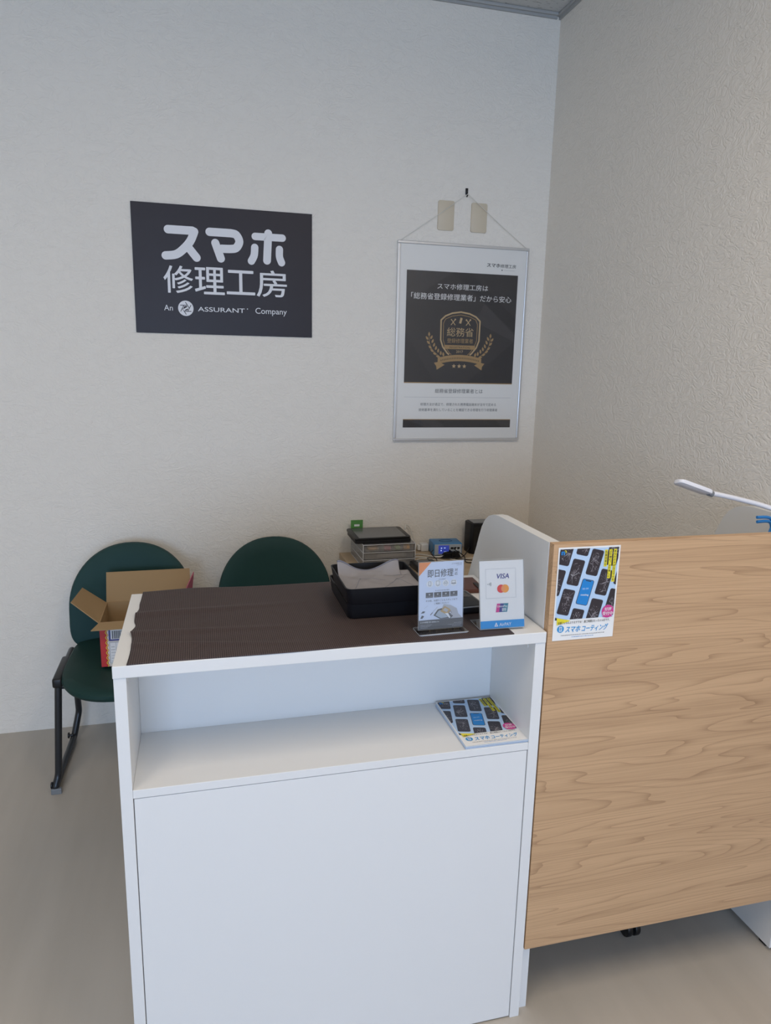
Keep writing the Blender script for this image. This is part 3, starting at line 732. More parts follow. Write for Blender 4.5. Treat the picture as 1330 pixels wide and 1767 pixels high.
for k, x in enumerate((24, 42, 60, 78)):
    p.disc(x, 99, 7.4, INKW, 1, 24)
    if k == 0: p.stroke([(x-2.6, 95.5), (x+2.6, 95.5), (x+2.6, 104), (x-2.6, 104)], .6, INKG, 2, closed=True)
    if k == 1: p.stroke([(x-3.6, 95.5), (x+3.6, 95.5), (x+3.6, 104.5), (x-3.6, 104.5)], .6, INKG, 2, closed=True)
    if k == 2:
        p.ring(x, 100.5, 2.6, 3.2, INKG, 2, 0, 180, 12); p.ring(x-2.6, 98.6, 1.5, 2.1, INKG, 2, 0, 360, 12); p.ring(x+2.6, 98.6, 1.5, 2.1, INKG, 2, 0, 360, 12)
    if k == 3: p.stroke([(x-4, 98), (x+4, 98), (x+4, 103.6), (x-4, 103.6)], .6, INKG, 2, closed=True); p.rect(x-5.4, x+5.4, 96.6, 97.6, INKG, 2)
    p.squiggle(x-3, x+3, 94, .9, INKG, 2, k)
p.squiggle(36.5, 68, 84, 1.9, INKG, 1, 9)
for k, x in enumerate((15.3, 33.9, 52.3, 70.6)):
    p.rect(x, x+16.5, 69, 80.3, INKG, 1); p.disc(x+8.2, 76, 1.9, INKL, 2, 10); p.squiggle(x+1.5, x+15, 71.4, 1.5, INKL, 2, 20+k)
p.text('その他、お困りごともスタッフまで', 15.5, 87, 60, 64.5, INKG, 1, bold=0.01); p.text('ご相談ください！', 34.3, 67.5, 53.5, 57.8, INKG, 1, bold=0.01)
p.poly([(4.5, 36), (9, 40.5), (14.5, 40), (12, 36.2)], INKG, 1); p.poly([(3.6, 25), (8, 24.4), (12.2, 29.6), (7, 31.5)], INKG, 1); p.stroke([(12, 46), (20, 52)], .5, INKL, 1); p.stroke([(27, 33), (42, 48)], .9, INKL, 1); p.stroke([(26, 31), (31, 36)], 1.4, INKG, 1)
p.poly([(56, 53), (72, 50), (86, 42), (90, 30), (99, 21), (64, 21), (50, 40)], INKL, 1, clip=(0, 100, 21, 60))
p.poly([(33, 30), (48, 21), (72, 21), (78, 26), (50, 45), (42, 43)], INKG, 2, clip=(0, 100, 21, 60)); p.poly([(37, 30), (50, 22.5), (66, 24), (52, 41), (45, 40)], SILV, 3)
p.poly([(48, 38), (58, 49), (70, 42), (74, 34), (60, 31)], GOLD2, 4); p.poly([(54, 40), (59, 45), (67, 40), (63, 35)], INKL, 5)
p.poly([(59, 33), (69, 21.5), (72, 23), (66, 33)], INKW, 5); p.disc(71, 34, 3, CRACK_I, 5, 12); p.disc(71, 34, 1.4, INKW, 6, 10); p.stroke([(33, 31), (42, 43), (50, 45)], 1.3, INKW, 4)
p.rect(0, 100, 0, 20.6, INKG, 3)
p.text('スマホ修理工房', 3, 27, 14, 18, INKW, 4, bold=0.02); p.squiggle(29, 47, 15.8, 3, INKW, 4, 41)
for i, y in enumerate((10, 7, 4)): p.squiggle(4, 31-i*5, y, 1.6, INKL, 4, 30+i)
for i, y in enumerate((10.4, 7.2, 4.2)): p.squiggle((80, 66, 76)[i], 97, y, 1.6, INKL, 4, 50+i)
lp = obj('leaflet', B(0.001, 0.101, -0.0006, 0.0003, 0.005, 0.151), PAPERC, ah, rot=(tilt, 0, 0))
p.build('leaflet_artwork', lp, (0.001, -0.0006, 0.005), (PI/2, 0, 0))

# ================================================================== CARD PAYMENT SIGN
ap = thing('payment_sign_stand', 'white card payment sign with blue bottom band leaning in clear stand on counter', 'sign holder', (0.5735, 1.336, 1.0028), rz=-0.02)
tilt = math.radians(-11)
T = Matrix.Rotation(tilt, 4, 'X')
hb = bmesh.new(); sheet(hb, 0, 0.102, -0.003, -0.0015, 0.002, 0.152, T); sheet(hb, 0, 0.102, 0.0022, 0.0036, 0.002, 0.152, T)
box(hb, -0.0003, 0.0009, -0.0026, 0.0024, 0.002, 0.150, mi=2) if False else None
obj('clear_sleeve', hb, [CLEAR, EDGE], ap)
fb = bmesh.new(); sheet(fb, 0.0, 0.102, 0.002, 0.062, 0.0, 0.0018)
obj('acrylic_foot', fb, [CLEAR, EDGE], ap)
cardm = bmesh.new(); box(cardm, 0.0005, 0.1015, -0.0012, 0.0020, 0.003, 0.149)
pc = obj('payment_card', cardm, PAPER, ap, rot=(tilt, 0, 0))
p = Print()
p.rect(0, 101, 0, 16.5, CYAN_I, 1)
for a, b in (((14, 65), (83, 65)), ((83, 65), (83, 128.5)), ((83, 128.5), (14, 128.5)), ((14, 128.5), (14, 65))): p.stroke([a, b], .5, INKL, 1)
p.text('VISA', 39.5, 67.5, 107, 117.5, NAVY_I, 1, bold=0.035, shear=0.2)
p.disc(48.5, 85, 8.9, RED_I, 1, 36); p.disc(57.8, 85, 8.9, AMB_I, 2, 36)
p.poly([(x, y) for x, y in [(53.1, 92.6), (51.2, 90), (50.2, 87.5), (49.8, 85), (50.2, 82.5), (51.2, 80), (53.1, 77.4), (55.2, 80), (56.4, 82.5), (57.2, 85), (56.4, 87.5), (55.2, 90)]], ORG_I, 3)
for k, r in enumerate((3, 5.2, 7.4)): p.ring(18.5, 95.8, r-.45, r+.45, INKG, 1, -32, 32, 10)
p.disc(18.2, 95.8, .9, INKG, 1, 8)
p.poly([(38.5, 53), (48, 53), (45, 34.4), (35.5, 34.4)], PINK_I, 1); p.poly([(46, 53), (57, 53), (53.5, 34.4), (43, 34.4)], NAVY_I, 2); p.poly([(54, 53), (64.8, 53), (61.5, 34.4), (50.5, 34.4)], TEAL_I, 3)
p.text('UnionPay', 39, 62.5, 43.5, 49.5, INKW, 4, bold=0.02, shear=.15); p.text('銀联', 49.5, 60, 36, 43, INKW, 4, bold=0.02)
p.stroke([(33, 4.5), (39, 4.5), (36, 11)], 1.7, INKW, 2, closed=True); p.text('AirPAY', 43, 71, 4, 11, INKW, 2, bold=0.01, shear=.1)
p.build('card_artwork', pc, (0.0005, -0.0012, 0.003), (PI/2, 0, 0))

# ================================================================== TRAYS AND CLOTHS
def tray(name, label, x0, x1, y0, y1, z0, h, rz, flare, group):
    cxm, cym = (x0+x1)/2, (y0+y1)/2
    t = thing(name, label, 'tray', (cxm, cym, z0), rz, group)
    w, d = (x1-x0)/2, (y1-y0)/2; bm = bmesh.new(); th = 0.003
    levels = [(0.0, -abs(flare)-0.003), (0.004, -abs(flare)), (h-0.004, -0.001), (h, 0)]
    def ring_(off, z): return [bm.verts.new((x, y, z)) for x, y in rrect(-w-off, w+off, -d-off, d+off, 0.014, 6)]
    rs = [ring_(o_, z) for z, o_ in levels]+[ring_(-th, h), ring_(-th-abs(flare)*0.9, 0.006), ]
    for a, b in zip(rs, rs[1:]):
        n = len(a)
        for i in range(n):
            f = bm.faces.new((a[i], a[(i+1) % n], b[(i+1) % n], b[i])); f.smooth = True
    bm.faces.new(rs[0][::-1]); bm.faces.new(rs[-1])
    obj('tray_shell', bm, BLACKM, t, smooth=True)
    return t
TG = 'black trays stacked on the mat'
tray('tray', 'black rounded tray on the mat, lower one of the two', 0.3035, 0.486, 1.450, 1.676, 1.0028, 0.038, 0.0, 0.005, TG)
tray('tray', 'black rounded tray with open top holding grey cloth, upper one', 0.2985, 0.484, 1.431, 1.632, 1.0414, 0.039, 0.0, -0.006, TG)
def cloth_f(u, v):
    x = 0.3045+u*0.174; y = 1.437+v*0.165
    z = 1.0705+0.006*math.exp(-(v/0.10)**2)+0.0022*math.sin(u*11+v*3)*math.sin(v*9+1)+0.0012*math.sin(u*25)*math.sin(v*19)+0.002*math.exp(-((u)/.07)**2)
    hump = 0
    if v > 0.72:
        t = (v-0.72)/0.28
        if u < 0.86:
            hh = 0.004+0.026*math.exp(-((u-0.02)/0.19)**2)+0.026*math.exp(-((u-0.82)/0.24)**2)
        else: hh = 0.004
        z += hh*t**1.2; y += -0.004*t
        y = 1.437+0.165*(0.72+0.28*t*0.55)+0.006*math.sin(u*6)
    else:
        y = 1.437+0.165*v
    x += 0.004*(v-.5)
    return Vector((x, y, z))
cl = thing('cleaning_cloth', 'quilted grey cloth with raised wavy edge lying in the upper black tray', 'cloth', (0.39, 1.52, 1.045))
def off(f, o): return lambda u, v: f(u, v)-Vector(o)
obj('cloth_sheet', grid_solid(bmesh.new(), off(cloth_f, (0.39, 1.52, 1.045)), 60, 44, 0.0022), GREYC, cl)
bm = bmesh.new()
tube(bm, [cloth_f(i/50, 1)-Vector((0.39, 1.52, 1.045)) for i in range(0, 44)], 0.0018, 6)
tube(bm, [cloth_f(0.865, 0.72+0.28*i/8)-Vector((0.39, 1.52, 1.045)) for i in range(9)], 0.0014, 6)
for a, b in (((.10, .05), (.28, .62)), ((.45, .05), (.75, .5)), ((.75, .5), (.95, .1)), ((.62, .35), (.90, .62)), ((.28, .62), (.60, .5))):
    tube(bm, [cloth_f(a[0]+(b[0]-a[0])*k/8, a[1]+(b[1]-a[1])*k/8)-Vector((0.39, 1.52, 1.045)) for k in range(9)], 0.0006, 5)
obj('cloth_binding', bm, GREYB, cl)
cl2 = thing('cleaning_cloth', 'grey cloth in the lower black tray with corners peeking out', 'cloth', (0.39, 1.56, 1.010))
bm = bmesh.new()
def c2(u, v):
    x = -0.080+u*0.165; y = -0.098+v*0.19; c = math.exp(-((u-0.03)/.10)**2-(v/.10)**2)+0.7*math.exp(-((u-.98)/.05)**2-(v/.08)**2)
    return Vector((x, y-0.006*c, 0.020+0.0108*c+0.001*math.sin(u*20+v*9)))
grid_solid(bm, c2, 40, 30, 0.002); obj('cloth_sheet', bm, GREYC, cl2)

# ================================================================== SMALL THINGS AT THE BACK OF THE COUNTER
lw = thing('leather_case', 'dark brown leather case on the back right of the counter, behind the payment sign', 'case', (0.664, 1.632, 1.0003), rz=-0.06)
obj('cover', B(-0.030, 0.026, -0.05, 0.055, 0, 0.010, 0.003), LEATH, lw)
obj('strap', B(0.008, 0.018, -0.052, 0.0, 0.0102, 0.013, 0.001), BLACKP, lw)
bm = bmesh.new(); tube(bm, bend_path([(0, 0, 0.004), (0.006, -0.012, 0.006), (0.010, -0.03, 0.006), (0.004, -0.04, 0.004)], 0.006), 0.004, 8)
tag(obj('key_fob', bm, BLACKP, loc=(0.6905, 1.628, 1.0005), smooth=True), 'small black fob beside the brown leather case', 'key fob')
cr_ = thing('card_reader', 'black card reader with grey rim on the mat behind the two signs', 'card reader', (0.590, 1.492, 1.0030), rz=0.05)
obj('reader_body', B(-0.034, 0.034, -0.056, 0.056, 0, 0.019, 0.005, 3), BLACKP, cr_, smooth=True)
bm = bmesh.new(); tube(bm, bend_path([(-0.034, -0.056, 0.017), (0.034, -0.056, 0.017), (0.034, 0.056, 0.017), (-0.034, 0.056, 0.017)], 0.006, closed=True), 0.0016, 6, closed=True)
obj('reader_rim', bm, GREYP, cr_, smooth=True)
obj('reader_display', B(-0.024, 0.024, 0.008, 0.046, 0.0192, 0.0198), SCREEN, cr_)

# ================================================================== BACK TABLE AND WHAT IS ON IT
bt = thing('work_table', 'wood-grain table against the back wall behind the counter', 'table', (1.05, 2.74, 0))
obj('tabletop', B(0.595-1.05, 1.508-1.05, 2.44-2.74, 3.031-2.74, 0.695, 0.72, 0.001), DESKWOOD, bt)
for x in (-0.43, 0.43):
    for y in (-0.27, 0.26): obj('leg', B(x-0.018, x+0.018, y-0.018, y+0.018, 0, 0.695, 0.002), WPLAST, bt)
og = thing('drawer_organizer', 'translucent plastic drawer organizer on the back table under the tablets', 'organizer', (0.756, 2.89, 0.7203))
bm = bmesh.new(); w, d = 0.112, 0.125
for x0, x1, y0, y1, z0, z1 in ((-w, -w+.002, -d, d, 0, .1), (w-.002, w, -d, d, 0, .1), (-w, w, d-.002, d, 0, .1), (-w, w, -d, d, 0, .002), (-w, w, -d, d, .098, .1)):
    box(bm, x0, x1, y0, y1, z0, z1)
obj('organizer_case', bm, MILKY, og)
bm = bmesh.new()
for z in (0.001, 0.033, 0.066, 0.099):
    tube(bm, bend_path([(-w, d, z), (-w, -d, z), (w, -d, z), (w, d, z)], 0.006), 0.0016, 6)
for x in (-w, w): tube(bm, [(x, -d, 0), (x, -d, .1)], 0.0016, 6)
obj('organizer_rim', bm, MILKYE, og)
for k, z in enumerate((0.004, 0.036, 0.069)):
    bm = bmesh.new(); a, b = w-.005, d-.004
    for x0, x1, y0, y1 in ((-a, a, -b, -b+.0015), (-a, -a+.0015, -b, b), (a-.0015, a, -b, b), (-a, a, b-.0015, b)): box(bm, x0, x1, y0, y1, z, z+.026)
    box(bm, -a, a, -b, b, z, z+.0015)
    dr = obj('drawer', bm, MILKY, og)
    hb2 = bmesh.new(); prism(hb2, rrect(-0.055, 0.075, 0, 0.014, 0.006, 4), 0, 0.003, T=Matrix.Translation((0, -b-0.0005, z+.010)) @ Matrix.Rotation(PI/2, 4, 'X'))
    for x in (-0.105, -0.055): box(hb2, x, x+.0015, -b-.003, -b-.0005, z+.002, z+.025)
    obj('drawer_handle', hb2, MILKY, dr)
COLS = [('amber', (0.62, 0.36, 0.15)), ('pink', (0.85, 0.10, 0.25)), ('green', (0.35, 0.75, 0.15)), ('orange', (0.95, 0.48, 0.12)), ('blue', (0.05, 0.16, 0.45)), ('brown', (0.20, 0.12, 0.09))]
lay = [(-.085, -.095, 0, .045), (-.015, -.10, 1, .03), (.030, -.10, 2, .022), (.070, -.10, 3, .028), (-.075, -.02, 4, .03), (-.03, -.01, 4, .03), (.02, -.02, 5, .03), (.06, 0.0, 2, .02)]
for (x, y, c, ww) in lay:
    cn, cc = COLS[c]
    m_ = mat('bag_'+cn, cc, 0.4)
    bm = bmesh.new(); box(bm, -ww/2, ww/2, -0.020, 0.020, 0, 0.013, 0.005, 3)
    o = obj('parts_bag', bm, m_, loc=(0.756+x+ww/2, 2.89+y+0.012, 0.7203+0.0708), rot=(0, 0, random.uniform(-.3, .3)), smooth=True)
    lab = {(-.085, 0): 'amber parts bag in the top organizer drawer, front left corner', (-.015, 1): 'pink parts bag in the top organizer drawer', (.030, 2): 'green parts bag at the front of the top organizer drawer', (.070, 3): 'orange parts bag in the top organizer drawer, front right',
           (-.075, 4): 'blue strip at the left rear of the top organizer drawer', (-.03, 4): 'blue strip near the middle rear of the top organizer drawer', (.02, 5): 'brown parts bag in the rear of the top drawer', (.06, 2): 'green parts bag at the rear of the top organizer drawer'}[(x, c)]
    tag(o, lab, 'parts bag', 'small parts bags in the organizer drawer')
# tablet on a folded black case
kc = thing('tablet_case', 'closed black tablet case lying on the organizer under the tablet', 'tablet case', (0.735, 2.872, 0.8215))
bm = prism(bmesh.new(), rrect(-0.120, 0.120, -0.088, 0.088, 0.008), 0, 0.013, bev=0.003); obj('case_shell', bm, BLACKM, kc, smooth=True)
tbt = thing('tablet', 'black tablet with a grey blank screen on top of the organizer', 'tablet', (0.733, 2.876, 0.8365), rot=(math.radians(1.5), 0, 0.02))
bm = prism(bmesh.new(), rrect(-0.121, 0.121, -0.086, 0.086, 0.010), 0, 0.0085, bev=0.002); obj('tablet_body', bm, BLACKP, tbt, smooth=True)
obj('screen', B(-0.102, 0.102, -0.078, 0.078, 0.0086, 0.0090), SCREEN, tbt)
gp = thing('retail_packet', 'green hang-tag packet standing behind the tablet on the organizer', 'packet', (0.665, 2.992, 0.8210))
bm = bmesh.new(); box(bm, -0.027, 0.027, -0.001, 0.001, 0, 0.0265); box(bm, -0.027, -0.012, -0.001, 0.001, .0265, .036); box(bm, 0.012, 0.027, -0.001, 0.001, .0265, .036); box(bm, -0.027, 0.027, -0.001, 0.001, .036, .055)
obj('green_card', bm, GREENC, gp); obj('hang_slot_rim', B(-0.012, 0.012, -0.0006, 0.0006, .0265, .036), PAPER, gp)
# charging station
ps = thing('charging_station', 'blue and silver multi-port charging station with lit display on back table', 'charger', (1.066, 2.945, 0.7203), rz=-0.08)
bm = bmesh.new(); box(bm, -0.066, 0.066, -0.048, 0.048, 0, 0.056, 0.005, 3); obj('station_body', bm, BLUEP, ps, smooth=True)
obj('front_face', B(-0.062, 0.062, -0.0505, -0.0483, 0.004, 0.052, 0.001), SILV, ps)
sc_ = obj('display', B(-0.044, 0.004, -0.0520, -0.0507, 0.010, 0.048), LCD, ps)
bm = bmesh.new()
for (x, z, a, b) in ((-0.034, .034, .006, .004), (-0.020, .035, .008, .003), (-0.034, .022, .004, .006), (-0.018, .018, .012, .002)): box(bm, x, x+a, -0.0524, -0.0521, z, z+b)
obj('display_figures', bm, LCDT, sc_)
bm = bmesh.new()
for x in (0.012, 0.027, 0.042):
    for z in (.012, .030): box(bm, x, x+.011, -0.0513, -0.0506, z, z+.009)
obj('usb_port', bm, BLACKP, ps)
bm = bmesh.new(); tube(bm, [(0.030*math.cos(2*PI*k/24), 0.018*math.sin(2*PI*k/24), 0.0565) for k in range(24)], 0.0011, 5, closed=True); obj('top_emblem', bm, mat('dark_blue_print', (0.01, 0.05, 0.16), 0.4), ps)
# adapters, hub, speaker
wa = thing('power_adapter', 'white plug-in power adapter on the back table near the wall', 'adapter', (0.982, 3.000, 0.7203))
obj('adapter_body', B(-0.018, 0.018, -0.020, 0.020, 0, 0.034, 0.004, 3), WPLAST, wa, smooth=True)
obj('adapter_neck', B(-0.032, -0.0185, -0.012, 0.012, 0.004, 0.028, 0.003), WPLAST, wa)
hb_ = thing('usb_hub', 'black rectangular hub with a grey top stripe among the cables', 'hub', (0.898, 2.715, 0.7203), rz=0.05)
obj('hub_body', B(-0.052, 0.052, -0.05, 0.05, 0, 0.027, 0.006, 3), BLACKP, hb_, smooth=True)
obj('hub_stripe', B(-0.030, 0.022, 0.020, 0.032, 0.0272, 0.0278), GREYP, hb_)
sp = thing('speaker', 'tall black speaker box partly hidden behind the white end panel', 'speaker', (1.245, 2.945, 0.7203))
bm = prism(bmesh.new(), rrect(-0.075, 0.075, -0.045, 0.045, 0.014), 0, 0.140, bev=0.004); obj('speaker_body', bm, BLACKM, sp, smooth=True)
obj('speaker_top', B(-0.06, 0.06, -0.035, 0.035, 0.1402, 0.143, 0.001), GREYP, sp)
obj('speaker_grille', B(-0.062, 0.062, -0.0475, -0.0455, 0.015, 0.125, 0.001), BLACKP, sp)
# cables
def cable(pts, r, m_, label, z0=0.7206):
    r *= 1.35 if m_ is CORD_W else 1.0
    P = [Vector((x, y, z0+r+z)) for x, y, z in pts]; o0 = P[0].copy()
    bm = tube(bmesh.new(), [q-o0 for q in smooth_path(P, 8)], r, 6)
    return tag(obj('cable', bm, m_, loc=o0, smooth=True), label, 'cable', 'cables on the back table')
cable([(0.945, 3.00, .02), (0.93, 3.005, .06), (0.915, 3.01, .105), (0.895, 3.005, .12), (0.878, 2.96, .11)], 0.0018, CORD_W, 'white cable arching from the adapter to behind the tablet')
cable([(0.885, 2.90, 0), (0.93, 2.93, 0), (0.97, 2.90, .001), (1.00, 2.88, 0), (1.04, 2.905, .004), (1.01, 2.88, .0)][:4]+[(1.03, 2.875, 0)], 0.002, CORD_W, 'white cable looping below the white adapter')
cable([(0.885, 2.835, 0), (0.91, 2.885, 0), (0.985, 2.865, 0), (1.05, 2.85, .014), (1.09, 2.875, .012), (1.10, 2.892, .028)], 0.0022, CORD_W, 'thick white cable curving up to the charging station ports')
cable([(0.90, 2.84, .0), (0.93, 2.862, 0), (0.985, 2.835, 0), (1.03, 2.80, 0), (1.06, 2.76, 0)], 0.0016, CORD_W, 'thin white cable running in front of the hub')
cable([(1.18, 2.84, 0), (1.14, 2.83, 0), (1.11, 2.845, 0), (1.115, 2.892, .028)], 0.0014, CORD_W, 'thin white cable leaving the station toward the speaker')
cable([(1.20, 2.80, 0), (1.15, 2.78, 0), (1.09, 2.80, 0), (1.05, 2.835, 0)], 0.0014, CORD_W, 'thin white cable lying in front of the speaker')
cable([(1.085, 2.888, .034), (1.087, 2.86, .03), (1.11, 2.82, .014), (1.10, 2.77, .002), (1.13, 2.76, 0)], 0.0022, BLACKP, 'black cable hanging from the station ports over the table edge side')
cable([(1.10, 2.888, .014), (1.09, 2.85, .004), (1.04, 2.83, .004), (0.98, 2.845, .006), (0.945, 2.83, .012), (0.93, 2.77, .022)], 0.002, BLACKP, 'black cable from the station to the hub')
cable([(0.99, 2.888, .030), (0.975, 2.87, .018), (0.985, 2.82, .004), (0.965, 2.77, .0), (0.975, 2.73, 0)], 0.0018, BLACKP, 'black cable dropping beside the station display')
cable([(1.165, 2.90, .030), (1.12, 2.85, .006), (1.07, 2.82, .004), (1.10, 2.80, .006), (1.13, 2.79, .003), (1.20, 2.78, 0)], 0.002, BLACKP, 'black cable crossing from the speaker to the cable bundle')
bm = bmesh.new()
for k in range(5):
    rr = 0.030-0.002*k; tube(bm, [(rr*1.5*math.cos(2*PI*i/20+k), rr*0.55*math.sin(2*PI*i/20+k), 0.003+0.0045*k) for i in range(20)], 0.0026, 6, closed=True)
tube(bm, [(0.0, -0.02, 0.0), (0.002, -0.02, 0.028), (0, 0.018, 0.028), (0, 0.019, 0)], 0.003, 6)
tag(obj('cable_coil', bm, BLACKP, loc=(1.062, 2.858, 0.7235), smooth=True), 'bundled coil of black cable tied in front of the charging station', 'cable')

# ================================================================== CHAIRS
def chair(label):
    t = thing('stacking_chair', label, 'chair', (-0.276, 2.64, 0), group='green chairs against the back wall')
    # seat pad: rounded front, narrower rear
    out = []
    for i in range(64):
        a = 2*PI*i/64; c, s_ = math.cos(a), math.sin(a); n = 2.7 if s_ < 0 else 7.0
        x = 0.228*math.copysign(abs(c)**(2/n), c); y = 0.245*math.copysign(abs(s_)**(2/n), s_)
        x *= 1.0-0.045*max(0, y/0.245)
        out.append((x, y-0.005))
    bm = bmesh.new(); rings = []
    for sc_, z in ((0.90, 0.418), (0.97, 0.420), (1.0, 0.432), (0.995, 0.444), (0.96, 0.453), (0.85, 0.457), (0.5, 0.456)):
        rings.append([bm.verts.new((x*sc_, y*sc_, z+0.012*(max(0, y/0.245))**2-(0.016*max(0, -y/0.245)**3))) for x, y in out])
    for a, b in zip(rings, rings[1:]):
        for i in range(64):
            f = bm.faces.new((a[i], a[(i+1) % 64], b[(i+1) % 64], b[i])); f.smooth = True
    bm.faces.new(rings[0][::-1]); bm.faces.new(rings[-1])
    obj('seat', bm, GREEN2, t, smooth=True)
    # back pad: broad egg outline, curved round the sitter, leaning back
    def bp(x, z):                      # outline coordinates -> y
        lean = 0.225+0.20*(z-0.45); return lean-0.62*x*x
    outl = []
    for i in range(72):
        a = 2*PI*i/72; c, s_ = math.cos(a), math.sin(a)
        if s_ >= 0: x = 0.236*math.copysign(abs(c)**(2/2.15), c); z = 0.585+0.243*abs(s_)**(2/2.15)
        else: x = (0.236-0.026*abs(s_)**2)*math.copysign(abs(c)**(2/9.0), c); z = 0.585-0.160*abs(s_)**(2/5.0)
        outl.append((x, z))
    bm = bmesh.new(); fr_ = []; bk = []
    cxz = (0, 0.63)
    for sc_, dy in ((1.0, 0.0), (0.985, -0.010), (0.94, -0.014), (0.7, -0.015), (0.4, -0.015)):
        fr_.append([bm.verts.new((x*sc_, bp(x*sc_, cxz[1]+(z-cxz[1])*sc_)+dy, cxz[1]+(z-cxz[1])*sc_)) for x, z in outl])
    for sc_, dy in ((1.0, 0.008), (0.96, 0.014), (0.7, 0.014), (0.4, 0.014)):
        bk.append([bm.verts.new((x*sc_, bp(x*sc_, cxz[1]+(z-cxz[1])*sc_)+dy, cxz[1]+(z-cxz[1])*sc_)) for x, z in outl])
    for a, b in list(zip(fr_, fr_[1:]))+[(bk[0], fr_[0])]+list(zip(bk[1:], bk)):
        for i in range(72):
            f = bm.faces.new((a[i], a[(i+1) % 72], b[(i+1) % 72], b[i])); f.smooth = True
    bm.faces.new(fr_[-1]); bm.faces.new(bk[-1][::-1])
    obj('backrest', bm, GREEN, t, smooth=True)
    for s_ in (-1, 1):
        bm = bmesh.new()
        path = [(0.234*s_, 0.215, 0.425), (0.233*s_, -0.095, 0.425), (0.258*s_, -0.085, 0.060), (0.270*s_, -0.108, 0.016),
                (0.262*s_, 0.275, 0.016), (0.243*s_, 0.312, 0.110), (0.234*s_, 0.215, 0.425)]
        tube(bm, bend_path(path[:-1], 0.016, 4, closed=True), 0.0125, 12, closed=True)
        fr = obj('side_frame', bm, STEEL, t, smooth=True)
        gb = bmesh.new()
        box(gb, 0.258*s_-0.012, 0.280*s_+0.002 if s_ > 0 else 0.258*s_+0.012, -0.116, -0.102, 0.0, 0.022, 0.002) if s_ > 0 else box(gb, 0.280*s_-0.002, 0.258*s_+0.012, -0.116, -0.102, 0.0, 0.022, 0.002)
        obj('end_cap', gb, GREYP, fr)
        for y in (-0.10, 0.262):
            kb = bmesh.new(); T = Matrix.Translation((0.271*s_, y, 0.030)) @ Matrix.Rotation(PI/2*s_, 4, 'Y')
            prism(kb, [(0.005*math.cos(2*PI*k/12), 0.005*math.sin(2*PI*k/12)) for k in range(12)], -0.008, 0.006, T=T)
            prism(kb, [(0.012*math.cos(2*PI*k/14), 0.012*math.sin(2*PI*k/14)) for k in range(14)], 0.006, 0.012, T=T, bev=0.001)
            obj('linking_knob', kb, BLACKP, fr)
        cb = bmesh.new(); box(cb, 0.234*s_-0.017, 0.234*s_+0.017, -0.112, 0.10, 0.410, 0.446, 0.008, 3)
        obj('seat_side_cap', cb, BLACKP, t, smooth=True)
        ub = bmesh.new(); tube(ub, bend_path([(0.15*s_, 0.13, 0.415), (0.15*s_, 0.235, 0.415), (0.15*s_, 0.262, 0.62)], 0.03), 0.010, 10)
        obj('back_support', ub, STEEL, t, smooth=True)
    for y in (-0.085, 0.16):
        bm = bmesh.new(); tube(bm, [(-0.225, y, 0.406), (0.225, y, 0.406)], 0.010, 10); obj('crossbar', bm, STEEL, t, smooth=True)
    return t
c1 = chair('green upholstered chair with the open cardboard box on its seat')
def dup(root, loc, label):
    r = root.copy(); COL.objects.link(r); r.location = loc; r['label'] = label
    for ch in list(root.children):
        c = ch.copy(); COL.objects.link(c); c.parent = r
        for g in list(ch.children):
            d_ = g.copy(); COL.objects.link(d_); d_.parent = c
    return r
bpy.context.view_layer.update()
dup(c1, (0.292, 2.64, 0), 'green upholstered chair behind the counter with only its empty backrest showing')

# ================================================================== CARDBOARD BOX ON THE CHAIR
BX0, BX1, BY0, BY1, BZ0, BZ1 = -0.366, -0.050, 2.575, 2.800, 0.4585, 0.628
bx = thing('cardboard_box', 'open brown cardboard box with red printed side on the left chair seat', 'box', ((BX0+BX1)/2, (BY0+BY1)/2, BZ0), rz=0.0)
w, d, h = (BX1-BX0)/2, (BY1-BY0)/2, BZ1-BZ0; t_ = 0.004
bm = bmesh.new()
for x0, x1, y0, y1 in ((-w, w, -d, -d+t_), (-w, w, d-t_, d), (-w, -w+t_, -d+t_, d-t_), (w-t_, w, -d+t_, d-t_)): box(bm, x0, x1, y0, y1, 0, h)
box(bm, -w+t_, w-t_, -d+t_, d-t_, 0, t_)
obj('box_body', bm, CARD, bx)
def flap(name, a, b, c, e, m0=CARD, m1=CARD):
    """quad a-b hinge, c-e outer edge, 4 mm thick; m1 on its outer side"""
    q = [Vector(k) for k in (a, b, c, e)]; n = (q[1]-q[0]).cross(q[2]-q[1]).normalized()*0.003
    bm = bmesh.new(); lo = [bm.verts.new(k) for k in q]; hi = [bm.verts.new(k+n) for k in q]
    bm.faces.new(lo[::-1]).material_index = 1; bm.faces.new(hi).material_index = 0
    for i in range(4): bm.faces.new((lo[i], lo[(i+1) % 4], hi[(i+1) % 4], hi[i]))
    return obj(name, bm, [m0, m1], bx, recalc=False)
flap('box_flap', (-w, -d, h), (w, -d, h), (w-0.010, -d-0.058, h-0.006), (-w-0.020, -d-0.058, h-0.006))
flap('box_flap', (w, d, h), (-w, d, h), (-w+0.002, d+0.030, h+0.112), (w-0.002, d+0.030, h+0.112))
flap('box_flap', (-w, d, h), (-w, -d, h), (-w-0.088, -d+0.004, h+0.082), (-w-0.082, d-0.004, h+0.066))
flap('box_flap', (w, -d, h), (w, d, h), (w+0.012, d+0.004, h+0.104), (w-0.018, d-0.070, h+0.058), CARDP, CARDP)
p = Print()
W_, H_ = w*2000, h*1000
p.rect(0, W_, 0, H_, CARDR, 1); p.rect(24, W_, 0, H_, mat('box_cream_print', (0.72, 0.68, 0.60), 0.5), 2)
zz = [(22+3.2*math.sin(k*1.3), k*4.0) for k in range(int(H_/4)+1)]
